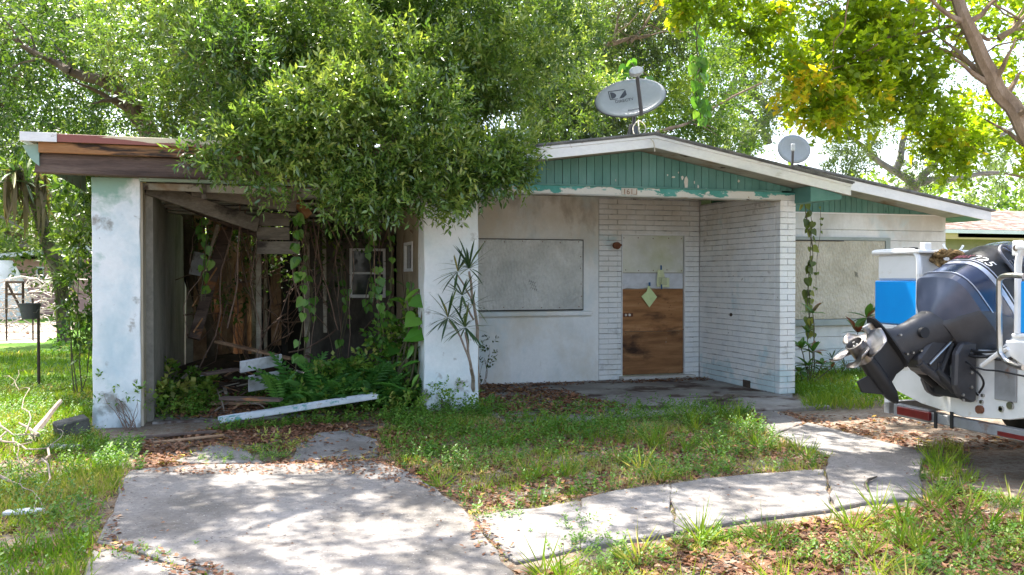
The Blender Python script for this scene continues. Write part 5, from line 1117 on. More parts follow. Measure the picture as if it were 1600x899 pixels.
shrub('wild_bush', 'low yellowish weed clump on the broken slab edge', tuple(G(430, 715)), [(tuple(gv(430, 712, .06)), .16, 26), (tuple(gv(410, 705, .05)), .1, 12)], M['weed'], (.10, 7, .04, .014), seed=46, tb=.8)
# dracaena
dr = thing('dracaena_plant', 'spiky dracaena with bare stems and several leaf heads in front of the porch pillar', 'plant', tuple(G(742, 640)))
base = G(742, 640); rd = random.Random(2); Yd = 9.85
hds = [(733, 420, 24, .30), (715, 425, 18, .26), (700, 497, 28, .30), (727, 512, 26, .30), (722, 462, 22, .26), (738, 478, 16, .25)]
j1 = W(736, 575, 10.0)
for a, b, r0, r1 in [(base, j1, .028, .02), (j1, W(727, 520, Yd), .018, .012), (j1, W(702, 502, Yd), .016, .010), (base+Vector((.02, .05, 0)), W(741, 480, 10.05), .024, .018), (W(741, 480, 10.05), W(733, 425, Yd), .018, .014), (W(740, 500, 10.0), W(722, 468, Yd), .012, .01), (W(738, 470, 10), W(715, 430, Yd), .011, .009)]:
    p, r = limb(a, b, r0, r1, .05, 8, int(r0*999)); MB().tube(p, r, 6).build('stem', M['dead_wood'], dr, smooth=True)
for px, py, n, s_ in hds:
    rosette(dr, W(px, py, Yd), n, s_*1.2, 'spike', rd, (-.7, 1.3))
# plants under the wing window
def small_plant(lab, px, Y, heads, mesh, n, s_, seed, cat='plant'):
    b = W(px, 560, Y); t = thing('young_plant', lab, cat, (b.x, Y, 0)); rd = random.Random(seed)
    for hx, hy, hs in heads:
        c = W(hx, hy, Y-.05); p, r = limb((b.x, Y, -.01), c, .012, .007, .08, 6, hx); MB().tube(p, r, 5).build('stem', M['stem'], t, smooth=True)
        rosette(t, c, n, s_*hs, mesh, rd, (-.15, 1.1))
    return t
small_plant('reddish-tipped broad-leaved plant behind the propeller', 1350, 11.6, [(1355, 497, 1.2), (1340, 520, 1.0), (1362, 540, .8)], 'croton', 9, .30, 1)
small_plant('tall croton with a leaf crown against the wing window, beside the brick corner', 1268, 11.4, [(1270, 490, 1.0), (1262, 520, .7)], 'croton', 9, .24, 2)
small_plant('bushy dark plant at the corner of the brick pillar', 1262, 11.1, [(1252, 545, 1), (1270, 550, 1), (1262, 572, 1.1), (1284, 570, .9), (1250, 580, 1), (1300, 575, .8)], 'croton', 10, .22, 3)
small_plant('low bromeliad clump under the wing window', 1310, 11.7, [(1300, 560, .8), (1320, 575, .8)], 'spike', 16, .30, 4)
# notes taped on the door
def note(lab, px, py, w, h, mat, rot, taper=1.0, Y=12.37):
    c = W(px, py, Y); t = thing('taped_note', lab, 'paper note', tuple(c)); n = 6; vs = []; fs = []
    for i in range(n+1):
        t_ = i/n; ww = w*(1-taper+taper*min(1, t_*1.6)); z = -h*t_
        for j in range(3): vs.append((-ww/2+ww*j/2, -.012*math.sin(j*1.6+t_*4)-.008*t_, z))
    for i in range(n):
        for j in range(2): a = i*3+j; fs.append((a, a+3, a+4, a+1))
    mb = MB(); R_ = Matrix.Rotation(R(rot), 3, 'Y'); mb.add([R_ @ Vector(v)+c for v in vs], fs)
    o = mb.build('sheet', M[mat], t, fixn=False); so = o.modifiers.new('thickness', 'SOLIDIFY'); so.thickness = .002
    return t, c
t, c = note('crumpled green note hanging by tape at the top edge of the plywood', 1014, 446, .10, .22, 'green_paper', 4, .7)
sq = [Vector((x, -.004, z)) for x, z in ((.01, .0), (.13, -.14), (.0, -.30), (-.135, -.13))]
o = MB().add([c+Vector((.005, -.004, -.04))+v*.98 for v in sq]+[c+Vector((.005, -.002, -.04))+v*.98 for v in sq], [(0, 1, 2, 3), (7, 6, 5, 4), (0, 4, 5, 1), (1, 5, 6, 2), (2, 6, 7, 3), (3, 7, 4, 0)]).build('folded_sheet', M['green_paper'], t)
MB().box(c.x-.014, c.x+.012, c.y-.028, c.y-.012, c.z-.01, c.z+.045).build('blue_tape', M['blue_tape'], t)
t, c = note('yellowish printed note taped on the upper door panel', 1032, 421, .16, .26, 'yellow_paper', -4, .45)
MB().box(c.x+.02, c.x+.14, c.y-.016, c.y-.013, c.z-.27, c.z-.13).build('second_sheet', M['yellow_paper'], t)
MB().box(c.x-.012, c.x+.012, c.y-.024, c.y-.018, c.z-.01, c.z+.06).box(c.x+.0, c.x+.02, c.y-.022, c.y-.016, c.z-.30, c.z-.23).build('blue_tape', M['blue_tape'], t)
ln = MB()
for k in range(7): ln.box(c.x-.04, c.x+.10, c.y-.0185, c.y-.017, c.z-.13-.017*k, c.z-.1265-.017*k)
ln.build('printed_lines', M['print_grey'], t)
# wall vent and drain hole in the brick side wall
p = AX(1166, 600, 6.80); MB().box(6.80, 6.815, p.y-.09, p.y+.09, p.z-.05, p.z+.05).build('wall_vent', M['rusty_post'], side_wall)
p = AX(1142, 492, 6.80); MB().tube([(6.79, p.y, p.z), (6.815, p.y, p.z)], .025, 10).build('wall_knob', M['rusty_post'], side_wall)

# ------------------------------------------------------------------ satellite dishes
def dish(name, lab, c, w, h, tilt_roll, normal, mat):
    t = thing(name, lab, 'satellite dish', c)
    return t
dc = W(985, 153, 10.9); dish1 = thing('satellite_dish', 'large oval grey satellite dish with a white cable loop on the front gable ridge', 'satellite dish', tuple(W(993, 215, 10.9)))
nrm_ = Vector((-.30, -.86, .42)).normalized(); upv = Vector((0, 0, 1)); rx = upv.cross(nrm_).normalized()*1; ry = nrm_.cross(rx).normalized()
rl = R(14); ax_ = rx*math.cos(rl)+ry*math.sin(rl); ay_ = -rx*math.sin(rl)+ry*math.cos(rl)
DW, DH = .475, .285
def dpt(u, v, lift=0): return dc+ax_*u*DW+ay_*v*DH+nrm_*(.09*(u*u+v*v)-.09+lift)
def disc(mb, lift, edge=1.0, n=40, rings=6, flip=False):
    vs = [dpt(0, 0, lift)]; fs = []
    for k in range(1, rings+1):
        for a in range(n): q = 2*math.pi*a/n; vs.append(dpt(math.cos(q)*edge*k/rings, math.sin(q)*edge*k/rings, lift))
    for a in range(n): fs.append((0, 1+a, 1+(a+1) % n))
    for k in range(rings-1):
        for a in range(n): i = 1+k*n; fs.append((i+a, i+n+a, i+n+(a+1) % n, i+(a+1) % n))
    mb.add(vs, fs)
mb = MB(); disc(mb, 0); o = mb.build('reflector', M['dish'], dish1, smooth=True); so = o.modifiers.new('thickness', 'SOLIDIFY'); so.thickness = .014; so.offset = -1
rim = [dpt(math.cos(2*math.pi*a/48)*1.005, math.sin(2*math.pi*a/48)*1.005, -.006) for a in range(49)]
MB().tube(rim, .009, 6, cap=False).build('rim', M['dish_arm'], dish1, smooth=True)
arm0 = dpt(.16, -.96, -.02); arm1 = W(996, 121, 10.35)
MB().beam(arm0, arm1, .045, .06, (0, 0, 1)).build('feed_arm', M['dish_arm'], dish1, bevel=.004)
lc = W(994, 112, 10.3)
n_ = -nrm_; mb = MB(); ra_ = []
for dd, sc_ in ((-.03, 1.0), (.03, 1.0), (.05, .8)):
    ra_.append([lc+ax_*math.cos(a*.7854+.39)*.095*sc_+ay_*math.sin(a*.7854+.39)*.062*sc_-nrm_*dd for a in range(8)])
MB().loft(ra_).build('feed_horn', M['dish'], dish1, bevel=.006)
MB().beam(arm1, lc-Vector((0, 0, .04)), .035, .035).build('horn_clip', M['dish_arm'], dish1)
ft = W(990, 213, 10.9)
MB().tube([dpt(.12, -.2, -.05), W(990, 195, 10.95), ft], [.03, .028, .028], 8).build('mast', M['dish_arm'], dish1, smooth=True)
MB().box(ft.x-.11, ft.x+.10, ft.y-.06, ft.y+.06, ft.z-.16, ft.z-.02).beam(ft+Vector((-.09, 0, -.1)), W(986, 195, 10.95), .05, .03).beam(ft+Vector((.07, 0, -.1)), W(994, 198, 10.95), .04, .03).build('mounting_foot', M['dish_arm'], dish1, bevel=.004)
cpts = [W(*p, Y) for p, Y in (((998, 188), 10.6), ((990, 197), 10.4), ((990, 208), 10.3), ((998, 214), 10.2), ((1006, 210), 10.2), ((1009, 200), 10.3), ((1004, 192), 10.4), ((998, 190), 10.5), ((999, 205), 10.3), ((1002, 213), 10.1), ((1012, 216), 9.95), ((1019, 219), 9.82), ((1022, 226), 9.79), ((1023, 237), 9.80))]
def smooth_pts(p, k=5):
    o_ = []
    for i in range(len(p)-1):
        p0, p1, p2, p3 = p[max(i-1, 0)], p[i], p[i+1], p[min(i+2, len(p)-1)]
        for j in range(k):
            t = j/k; o_.append(.5*((2*p1)+(-p0+p2)*t+(2*p0-5*p1+4*p2-p3)*t*t+(-p0+3*p1-3*p2+p3)*t**3))
    return o_+[p[-1]]
MB().tube(smooth_pts(cpts), .007, 6).build('cable', M['cable'], dish1, smooth=True)
def dmat(u, v, lift=.004): 
    return Matrix(((ax_.x, ay_.x, nrm_.x, 0), (ax_.y, ay_.y, nrm_.y, 0), (ax_.z, ay_.z, nrm_.z, 0), (0, 0, 0, 1))), dpt(u, v, lift)
refl = o
def put_text(s, size, u, v, nm2, mat, shear=0, sx=1, parent=dish1):
    """lettering that follows the dish's curved face"""
    o_ = text_obj(s, size, Matrix.Identity(4), nm2, M[mat], parent, .0008, shear, 1.0)
    for q_ in o_.data.vertices: q_.co = dpt(u+q_.co.x*sx/DW, v+q_.co.y/DH, .018+q_.co.z)
put_text('DIRECTV', .058, -.42, .02, 'brand_lettering', 'print_grey', 0, 1.1)
put_text('Slimline', .048, -.18, -.62, 'model_lettering', 'print_grey', .4, 1.1)
m, p = dmat(-.27, .42, .006); m = Matrix.Translation(p) @ m
mk = MB()
def lp(x, y): return dpt(-.27+x/DW, .42+y/DH, .018)
def flat(mb, pts): k = len(pts); mb.add([lp(*q) for q in pts], [tuple(range(k))])
flat(mk, [(-.13, -.06), (-.13, .06), (-.118, .06), (-.118, -.06)]); flat(mk, [(-.118, .05), (-.118, .06), (.10, .06), (.10, .05)])
flat(mk, [(-.118, -.06), (-.118, -.05), (-.02, -.05), (-.02, -.06)])
half = [(-.105, -.045)]+[(-.105+.075*math.cos(a), .045*math.sin(a)) for a in [(-1.57+.314*i) for i in range(11)]]+[(-.105, .045)]
flat(mk, half); flat(mk, [(.0, -.055), (.03, -.02), (.10, .045), (.112, .045), (.112, -.02), (.06, -.05)])
mk.build('logo_mark', M['print_grey'], dish1, fixn=False)
# small round dish on the wing roof
d2 = W(1239, 235, 11.7); dish2 = thing('satellite_dish', 'small round grey satellite dish at the peak of the wing roof', 'satellite dish', tuple(W(1238, 266, 11.7)))
n2 = Vector((-.25, -.93, .28)).normalized(); r2x = Vector((0, 0, 1)).cross(n2).normalized(); r2y = n2.cross(r2x)
mb = MB(); vs = [d2]; fs = []; rr = .245
for k in range(1, 5):
    for a in range(32):
        q = 2*math.pi*a/32; u_ = math.cos(q)*k/4; v_ = math.sin(q)*k/4; vs.append(d2+r2x*u_*rr+r2y*v_*rr*.93+n2*(.045*(u_*u_+v_*v_)))
for a in range(32): fs.append((0, 1+a, 1+(a+1) % 32))
for k in range(3):
    for a in range(32): i = 1+k*32; fs.append((i+a, i+32+a, i+32+(a+1) % 32, i+(a+1) % 32))
o = mb.add(vs, fs).build('reflector', M['dish_grey'], dish2, smooth=True); so = o.modifiers.new('thickness', 'SOLIDIFY'); so.thickness = .01; so.offset = -1
MB().tube([d2+r2x*math.cos(2*math.pi*a/36)*rr+r2y*math.sin(2*math.pi*a/36)*rr*.93+n2*.045 for a in range(37)], .006, 5, cap=False).build('rim', M['dish_arm'], dish2, smooth=True)
MB().beam(W(1239, 231, 11.3), W(1238, 262, 11.55), .035, .05).build('feed_arm', M['dish_arm'], dish2, bevel=.004)
MB().beam(W(1239, 225, 11.28), W(1239, 236, 11.28), .05, .05).build('feed_horn', M['dish'], dish2, bevel=.008)
MB().tube([d2-n2*.02+Vector((0, .02, -.1)), W(1238, 268, 11.75)], .02, 8).build('mast', M['dish_arm'], dish2, smooth=True)

# ------------------------------------------------------------------ things in the yard on the left
ph = thing('pink_house', 'small pink house with a low white-edged roof beyond the left lawn', 'house', (-11, 42, 0))
Yp = 42.0
pw = lambda px, py, Y=Yp: W(px, py, Y)
xl = pw(16, 450).x; xr = xl+13; zt = pw(60, 405).z
MB().box(xl, xr, Yp, Yp+8, 0, zt).build('wall', M['pink'], ph)
MB().prism([(xl-1.1, pw(0, 407).z), (pw(140, 392).x, pw(140, 392).z), (xr+1, pw(140, 392).z-.1), (xr+1, pw(140, 392).z+.12), (pw(140, 385).x, pw(140, 385).z), (xl-1.1, pw(0, 401).z)], Yp-.8, Yp+9, 'y').build('roof', M['white_trim'], ph)
a = pw(57, 436); b = pw(69, 417); wd = MB().box(a.x, b.x, Yp-.06, Yp-.01, a.z, b.z).build('window', M['white_trim'], ph)
MB().box(a.x+.06, b.x-.06, Yp-.08, Yp-.065, a.z+.06, b.z-.06).build('pane', M['glass_dark'], wd)
# white blob: propane-like tank / skiff at the far left edge
tk = thing('white_tank', 'white rounded tank at the left edge beyond the fence', 'tank', (pw(4, 460, 38).x, 38, 0))
c = pw(6, 432, 38); rg = []
for k in range(7):
    t = k/6; rg.append([(c.x+math.cos(a*.5236)*1.0*math.sin(.3+t*1.27+0)*1, 38+math.sin(a*.5236)*.8*math.sin(.3+t*1.27), .0+(c.z+.6)*(1-t)) for a in range(12)])
MB().loft(rg).build('shell', M['boat_white'], tk, smooth=True)
MB().box(c.x-.8, c.x+.8, 37.4, 38.6, -.02, .12).build('stand', M['wire'], tk)
# leaning trunk wrapped in epiphytes
tr = thing('leaning_trunk_tree', 'curved leaning trunk wrapped in vines and bromeliads on the left lawn', 'tree', tuple(W(97, 497, 24)[:2])+(0,))
tp = [W(100, 499, 24), W(97, 470, 24), W(92, 430, 24), W(78, 390, 24), W(68, 355, 24), W(58, 320, 24), W(42, 290, 24), W(20, 262, 24)]
tp[0].z = -.05
MB().tube(smooth_pts(tp, 3), .16, 8).build('trunk', M['bark'], tr, smooth=True)
leaf_cloud('epiphytes', *sprays([(tuple(p), .16, 12) for p in smooth_pts(tp, 2)[2:]], .24, 7, .17, .05, 1.0, .3, .45, .3), M['lf_yel'], tr)
rd = random.Random(7)
for px, py, n, sz in [(97, 440, 16, .8), (102, 425, 14, .7), (84, 380, 12, .6), (40, 285, 20, .9), (22, 268, 20, 1.0)]:
    rosette(tr, W(px, py, 23.8), n, sz, 'spike', rd, (-.6, 1.3))
PY = 53.0
for k in range(70):
    an = k*2.399; e = rd.uniform(-1.5, -.8); d = Vector((math.cos(an)*math.cos(e), math.sin(an)*math.cos(e), math.sin(e)))
    piece(ME['palm'], 'dead_frond', tr, frame(W(rd.choice([12, 25, 38, 60, 70]), rd.uniform(262, 300), 23.8), d, (0, 0, 1), rd.uniform(.5, 1.15)))
pm = thing('palm_tree', 'grey palm trunk with a skirt of dead hanging fronds on the left', 'palm', tuple(W(18, 480, PY)[:2])+(0,))
a = W(18, 480, PY); a.z = 0
MB().tube([a, W(17, 400, PY), W(18, 340, PY), W(20, 300, PY)], [.48, .40, .36, .36], 10).build('trunk', M['bark_grey'], pm, smooth=True)
for k in range(46):
    an = k*2.399; e = rd.uniform(-1.45, -.7); d = Vector((math.cos(an)*math.cos(e), math.sin(an)*math.cos(e), math.sin(e)))
    piece(ME['palm'], 'frond', pm, frame(W(20, rd.uniform(280, 320), PY), d, (0, 0, 1), rd.uniform(2.2, 3.8)))
for k in range(16):
    an = k*2.399; e = rd.uniform(.1, 1.2); d = Vector((math.cos(an)*math.cos(e), math.sin(an)*math.cos(e), math.sin(e)))
    piece(ME['spike'], 'frond', pm, frame(W(20, 280, PY), d, (0, 0, 1), (rd.uniform(3, 4.4), 4.2, 4)))
# brush pile, fence, bucket
bpil = thing('brush_pile', 'pale tangled pile of netting behind the wire fence', 'pile', tuple(W(48, 500, 29)[:2])+(0,))
c0 = W(48, 470, 29); mb = MB(); rd = random.Random(6)
for i in range(170):
    p0 = Vector((c0.x+rd.uniform(-.75, .75), 29+rd.uniform(-.3, .3), rd.uniform(.1, 1.55))); p1 = p0+Vector((rd.gauss(0, .35), rd.gauss(0, .2), rd.gauss(0, .18))); p1.z = min(max(.02, p1.z), 1.62)
    mb.tube([p0, (p0+p1)/2+Vector((0, 0, .08)), p1], .016, 3)
mb.build('tangle', M['white_net'], bpil)
def fence_at(lab, pts, h, posts, wires, rpost=.022):
    t = thing('wire_fence', lab, 'fence', tuple(pts[0])); L_ = sum((pts[i+1]-pts[i]).length for i in range(len(pts)-1))
    for i in range(len(pts)-1):
        n = posts
        for k in range(n+(1 if i == len(pts)-2 else 0)):
            p = pts[i].lerp(pts[i+1], k/n); MB().tube([p+Vector((0, 0, -.05)), p+Vector((0, 0, h))], rpost, 6).build('post', M['rusty_post'], t)
        for w in wires:
            n2_ = 12; MB().tube([pts[i].lerp(pts[i+1], k/n2_)+Vector((0, 0, h*w-.03*math.sin(math.pi*((k/n2_*n) % 1)))) for k in range(n2_+1)], .006, 4).build('wire', M['wire'], t)
    return t
f0 = W(60, 590, 14.0); f0 = Vector((W(60, 500, 14.3).x, 14.3, 0))
fence_at('near sagging wire fence with the bucket, on the left lawn', [f0+Vector((-7, -.5, 0)), f0], 1.18, 3, [.98, .6])
fence_at('far wire fence in front of the pink house', [Vector((W(-160, 500, 25.5).x, 25.5, 0)), Vector((W(10, 500, 25).x, 25, 0)), Vector((W(92, 500, 25).x, 25, 0)), Vector((W(150, 500, 25).x, 25, 0))], 1.05, 2, [1.0, .7, .4, .1])
gt_ = thing('metal_gate', 'dark tubular gate in front of the pale brush pile', 'gate', tuple(Vector((W(12, 500, 27).x, 27, 0))))
for a, b in [((10, 440), (10, 490)), ((36, 440), (36, 490)), ((10, 441), (36, 441)), ((10, 460), (36, 460)), ((10, 441), (36, 488)), ((36, 440), (36, 500))]:
    p, q = W(*a, 27), W(*b, 27); p.z = max(p.z, .02); q.z = max(q.z, .02); MB().tube([p, q], .035, 6).build('rail', M['rusty_post'], gt_)
bk = W(48, 486, 14.1); bkt = thing('bucket', 'dark grey plastic bucket hung on the near wire fence', 'bucket', tuple(bk-Vector((0, 0, .13))))
rg = [[(bk.x+math.cos(a*.3927)*r_, 14.05+math.sin(a*.3927)*r_, bk.z+z) for a in range(16)] for z, r_ in ((-.11, .105), (.09, .14), (.095, .152), (.108, .152), (.108, .14), (-.09, .10))]
MB().loft(rg).build('body', M['bucket'], bkt, smooth=True)
MB().tube([(bk.x-.17, 14.05, bk.z+.12), (bk.x-.1, 13.95, bk.z-.02), (bk.x+.1, 13.95, bk.z-.02), (bk.x+.17, 14.05, bk.z+.12)], .005, 4).build('handle', M['wire'], bkt)
fp = f0+Vector((.0, -.02, 0))
shrub('flowering_shrub', 'low shrub with small red blooms at the fence line beside the pillar', tuple(W(125, 505, 20)[:2])+(0,), [(tuple(W(120, 492, 20)[:2])+(.3,), .35, 34), (tuple(W(138, 492, 20)[:2])+(.3,), .35, 30)], M['lf_croton'] if False else M['weed'], (.2, 7, .10, .06), seed=51)

# ------------------------------------------------------------------ neighbour's house on the right
nh = thing('tan_house', 'tan neighbouring house with mottled brown shingle roof and ochre fascia', 'house', (22, 20, 0))
Yn = 20.0; za = W(1540, 366, Yn).z; x0 = W(1474, 370, Yn).x; x1 = x0+14
MB().box(x0+.3, x1, Yn+.6, Yn+9, 0, za-.12).build('wall', M['tan_house'], nh)
MB().box(x0, x1, Yn, Yn+.03, za-.15, za+.03).build('fascia', M['ochre'], nh)
MB().box(x0-.02, x1, Yn-.06, Yn-.005, za+.01, za+.11).build('gutter', M['white_trim'], nh)
MB().box(x0, x1, Yn+.03, Yn+.62, za-.13, za-.11).build('soffit', M['ochre'], nh)
rs = MB(); rd = random.Random(9); nrow = 16
for k in range(nrow):
    y = Yn-.04+k*.27; z = za+.10+k*.058; x = x0-.03+k*.12
    while x < x1:
        l = rd.uniform(.25, .4); q = rd.uniform(0, .012)
        rs.add([(x, y, z), (x+l-.01, y, z), (x+l-.01, y+.36, z+.075), (x, y+.36, z+.075), (x, y, z+.022+q), (x+l-.01, y, z+.022+q), (x+l-.01, y+.36, z+.095), (x, y+.36, z+.095)], [(0, 3, 2, 1), (4, 5, 6, 7), (0, 1, 5, 4), (1, 2, 6, 5), (3, 0, 4, 7)]); x += l
o = rs.build('roof_shingles', M['brown_shingle'], nh); o['kind'] = 'stuff'
MB().prism([(Yn, za+.02), (Yn+4.6, za+1.0), (Yn+9.2, za+.02), (Yn+9.2, za-.1), (Yn, za-.1)], x0+.5, x1, 'x').build('roof_body', M['soffit'], nh)

# ------------------------------------------------------------------ boat, trailer and outboard motor
BX, BY = 5.80, 6.04; HW = 1.08
boat = thing('motor_boat', 'white motor boat with bright blue corner panels parked stern-on at the right', 'boat', (8.5, BY, .4))
def hull_ring(x, f, zk, zt, flare=1.0):
    o_ = []
    for s_ in (-1, 1):
        pts = [(0, zk), (.45, zk+.05), (.80, zk+.14), (.93, zk+.34), (1.0, zt)]
        o_.append([(x, BY+s_*y*HW*f, z) for y, z in pts])
    return o_[0][::-1]+o_[1][1:]
hr = [hull_ring(BX+.02, .98, .425, 1.15), hull_ring(BX+1.5, 1.0, .425, 1.2), hull_ring(BX+3.2, .98, .50, 1.3), hull_ring(BX+4.6, .80, .62, 1.45), hull_ring(BX+5.6, .42, .85, 1.58), hull_ring(BX+6.1, .06, 1.15, 1.66)]
mb = MB(); n = len(hr[0]); vs = [p for r in hr for p in r]
fs = [(i*n+j, i*n+j+1, (i+1)*n+j+1, (i+1)*n+j) for i in range(len(hr)-1) for j in range(n-1)]
# inner deck closes the hull
fs += [(i*n, (i+1)*n, (i+1)*n+n-1, i*n+n-1) for i in range(1, len(hr)-1)]
mb.add(vs, fs); mb.build('hull', M['boat_white'], boat, smooth=True, angle=30)
tp_ = [(p[1], p[2]) for p in hull_ring(BX, .98, .425, 1.15)]
tr_poly = tp_+[(BY+.52, 1.15), (BY+.42, 1.0), (BY-.42, 1.0), (BY-.52, 1.15)]
MB().prism(tr_poly, BX-.03, BX+.05, 'x').build('transom', M['boat_white'], boat, bevel=.006)
MB().box(BX-.02, BX+.9, BY-.50, BY+.50, .96, .99).build('splash_well', M['boat_white'], boat, bevel=.01)
for s_ in (-1, 1):
    y0, y1 = sorted((BY+s_*(.515 if s_ > 0 else .56), BY+s_*1.09))
    zb_, zt_ = (1.16, 1.56)
    MB().box(BX-.03, BX+.55, y0, y1, zb_, zt_).build('blue_panel', M['boat_blue'], boat, bevel=.012)
    MB().box(BX-.015, BX+.50, y0+.02, y1-.02, zt_+.002, 1.80).build('corner_box', M['boat_white'], boat, bevel=.02)
    # rounded rail hugging the box
    yi = BY+s_*(.505 if s_ > 0 else .55); yo = BY+s_*1.10
    MB().tube(smooth_pts([Vector((BX-.03, yi, 1.16)), Vector((BX-.03, yi, 1.50)), Vector((BX-.03, yi, 1.70)), Vector((BX-.03, yi+s_*.03, 1.79)), Vector((BX-.03, yi+s_*.11, 1.825)), Vector((BX-.03, yo-s_*.1, 1.825)), Vector((BX-.03, yo, 1.82))], 4), .026, 8).build('corner_moulding', M['boat_white'], boat, smooth=True)
    MB().box(BX-.06, BX+.6, yo-s_*.62 if s_ > 0 else yo, yo if s_ > 0 else yo+.56, 1.805, 1.835).build('cap_board', M['boat_white'], boat, bevel=.008)
    MB().box(BX+.55, BX+3.5, BY+s_*1.0-.04, BY+s_*1.0+.04, 1.15, 1.62).build('gunwale', M['boat_white'], boat, bevel=.02)
    MB().box(BX+.05, BX+.15, BY+s_*.75-.03, BY+s_*.75+.06, 1.836, 1.865).build('deck_fitting', M['motor_black'], boat, bevel=.005)
MB().box(BX+.02, BX+.10, BY+.50, BY+.56, 1.82, 1.90).build('hinge_block', M['boat_white'], boat, bevel=.006)
p = AX(1588, 388, BX-.0); MB().box(BX, BX+.03, p.y-.05, p.y+.05, p.z-.06, p.z+.06).build('rod_plate', M['boat_white'], boat, bevel=.01)
MB().tube([(BX-.012, p.y, p.z), (BX+.0, p.y, p.z)], .022, 10).build('rod_hole', M['rusty_post'], boat)
# inboard bulkhead
MB().box(BX+.9, BX+.95, BY-1.0, BY+1.0, .9, 1.25).build('bulkhead', M['boat_white'], boat)
ho = [AX(1474, 382, BX+.5), AX(1480, 392, BX+.5), AX(1490, 395, BX+.5), AX(1499, 392, BX+.5), AX(1505, 384, BX+.5)]
MB().tube(smooth_pts(ho, 4), .011, 7).tube([ho[2], Vector((ho[2].x, ho[2].y, 1.25))], .010, 6).build('horn_cleat', M['boat_white'], boat, smooth=True)
# near swim platform
MB().box(BX-.05, BX+.07, BY-1.05, BY-.50, 1.125, 1.155).build('transom_cap', M['boat_white'], boat, bevel=.01)
MB().prism([(BY-1.04, .70), (BY-.50, .98), (BY-.46, 1.10), (BY-1.04, 1.12)], BX-.075, BX-.032, 'x').build('transom_step', M['boat_white'], boat, bevel=.015)
# bent steel rail
XR = BX-.28
rl_ = [AX(1600, 432, XR), AX(1590, 431, XR), AX(1572, 431, XR), AX(1563, 436, XR), AX(1561, 450, XR), AX(1562, 540, XR), AX(1566, 556, XR), AX(1575, 566, XR), AX(1590, 573, XR-.02), AX(1600, 575, XR-.05)]
MB().tube(smooth_pts(rl_, 4), .021, 9).build('boarding_rail', M['steel'], boat, smooth=True)
MB().tube([AX(1534, 572, XR+.1), AX(1560, 552, XR+.1), AX(1575, 545, XR+.1)], .018, 7).build('grab_handle', M['boat_white'], boat, smooth=True)
MB().box(BX-.045, BX-.03, BY-.55, BY-.34, .62, .95).build('transom_plate', M['galv'], boat, bevel=.004)
for (px, py, r_) in [(1537, 618, .014), (1535, 628, .016), (1566, 638, .020), (1580, 634, .030), (1566, 640, .02)]:
    p = AX(px, py, BX-.03); MB().tube([p, p-Vector((.02, 0, 0))], r_, 10).build('through_hull_fitting', M['steel'], boat, smooth=True)
p = AX(1533, 640, BX-.03); MB().tube([p, p-Vector((.03, 0, .0))], .035, 9).build('rusty_drain', M['rust'], boat)
# hoses and steering cables
for i, pts in enumerate([[(1512, 545, -.1), (1530, 550, -.12), (1560, 548, -.06), (1590, 535, .1)], [(1508, 552, -.12), (1530, 558, -.14), (1565, 552, -.05), (1600, 530, .1)], [(1510, 570, -.1), (1530, 585, -.15), (1537, 600, -.12), (1530, 614, -.06)], [(1498, 558, -.15), (1520, 572, -.18), (1538, 578, -.15), (1560, 580, -.1), (1600, 588, -.1)], [(1505, 575, -.1), (1515, 600, -.1), (1528, 618, -.04)], [(1515, 548, -.05), (1550, 560, -.1), (1580, 560, -.05), (1600, 545, .1)]]):
    MB().tube(smooth_pts([AX(x, y, BX+d) for x, y, d in pts], 5), [.012, .014, .009, .007, .008, .013][i], 6).build('hose', M['hose'], boat, smooth=True)
rp = thing('rope_coil', 'coil of frayed brown rope behind the outboard motor', 'rope', tuple(AX(1470, 410, BX+.1)))
rd = random.Random(5); pts = []
for k in range(70):
    a = k*.55; pts.append(AX(1470+math.cos(a)*rd.uniform(10, 24)+k*.3, 404+math.sin(a)*rd.uniform(5, 13), BX+.12+rd.uniform(-.06, .08)))
MB().tube(smooth_pts(pts, 2), .020, 6).build('strand', M['rope'], rp, smooth=True)

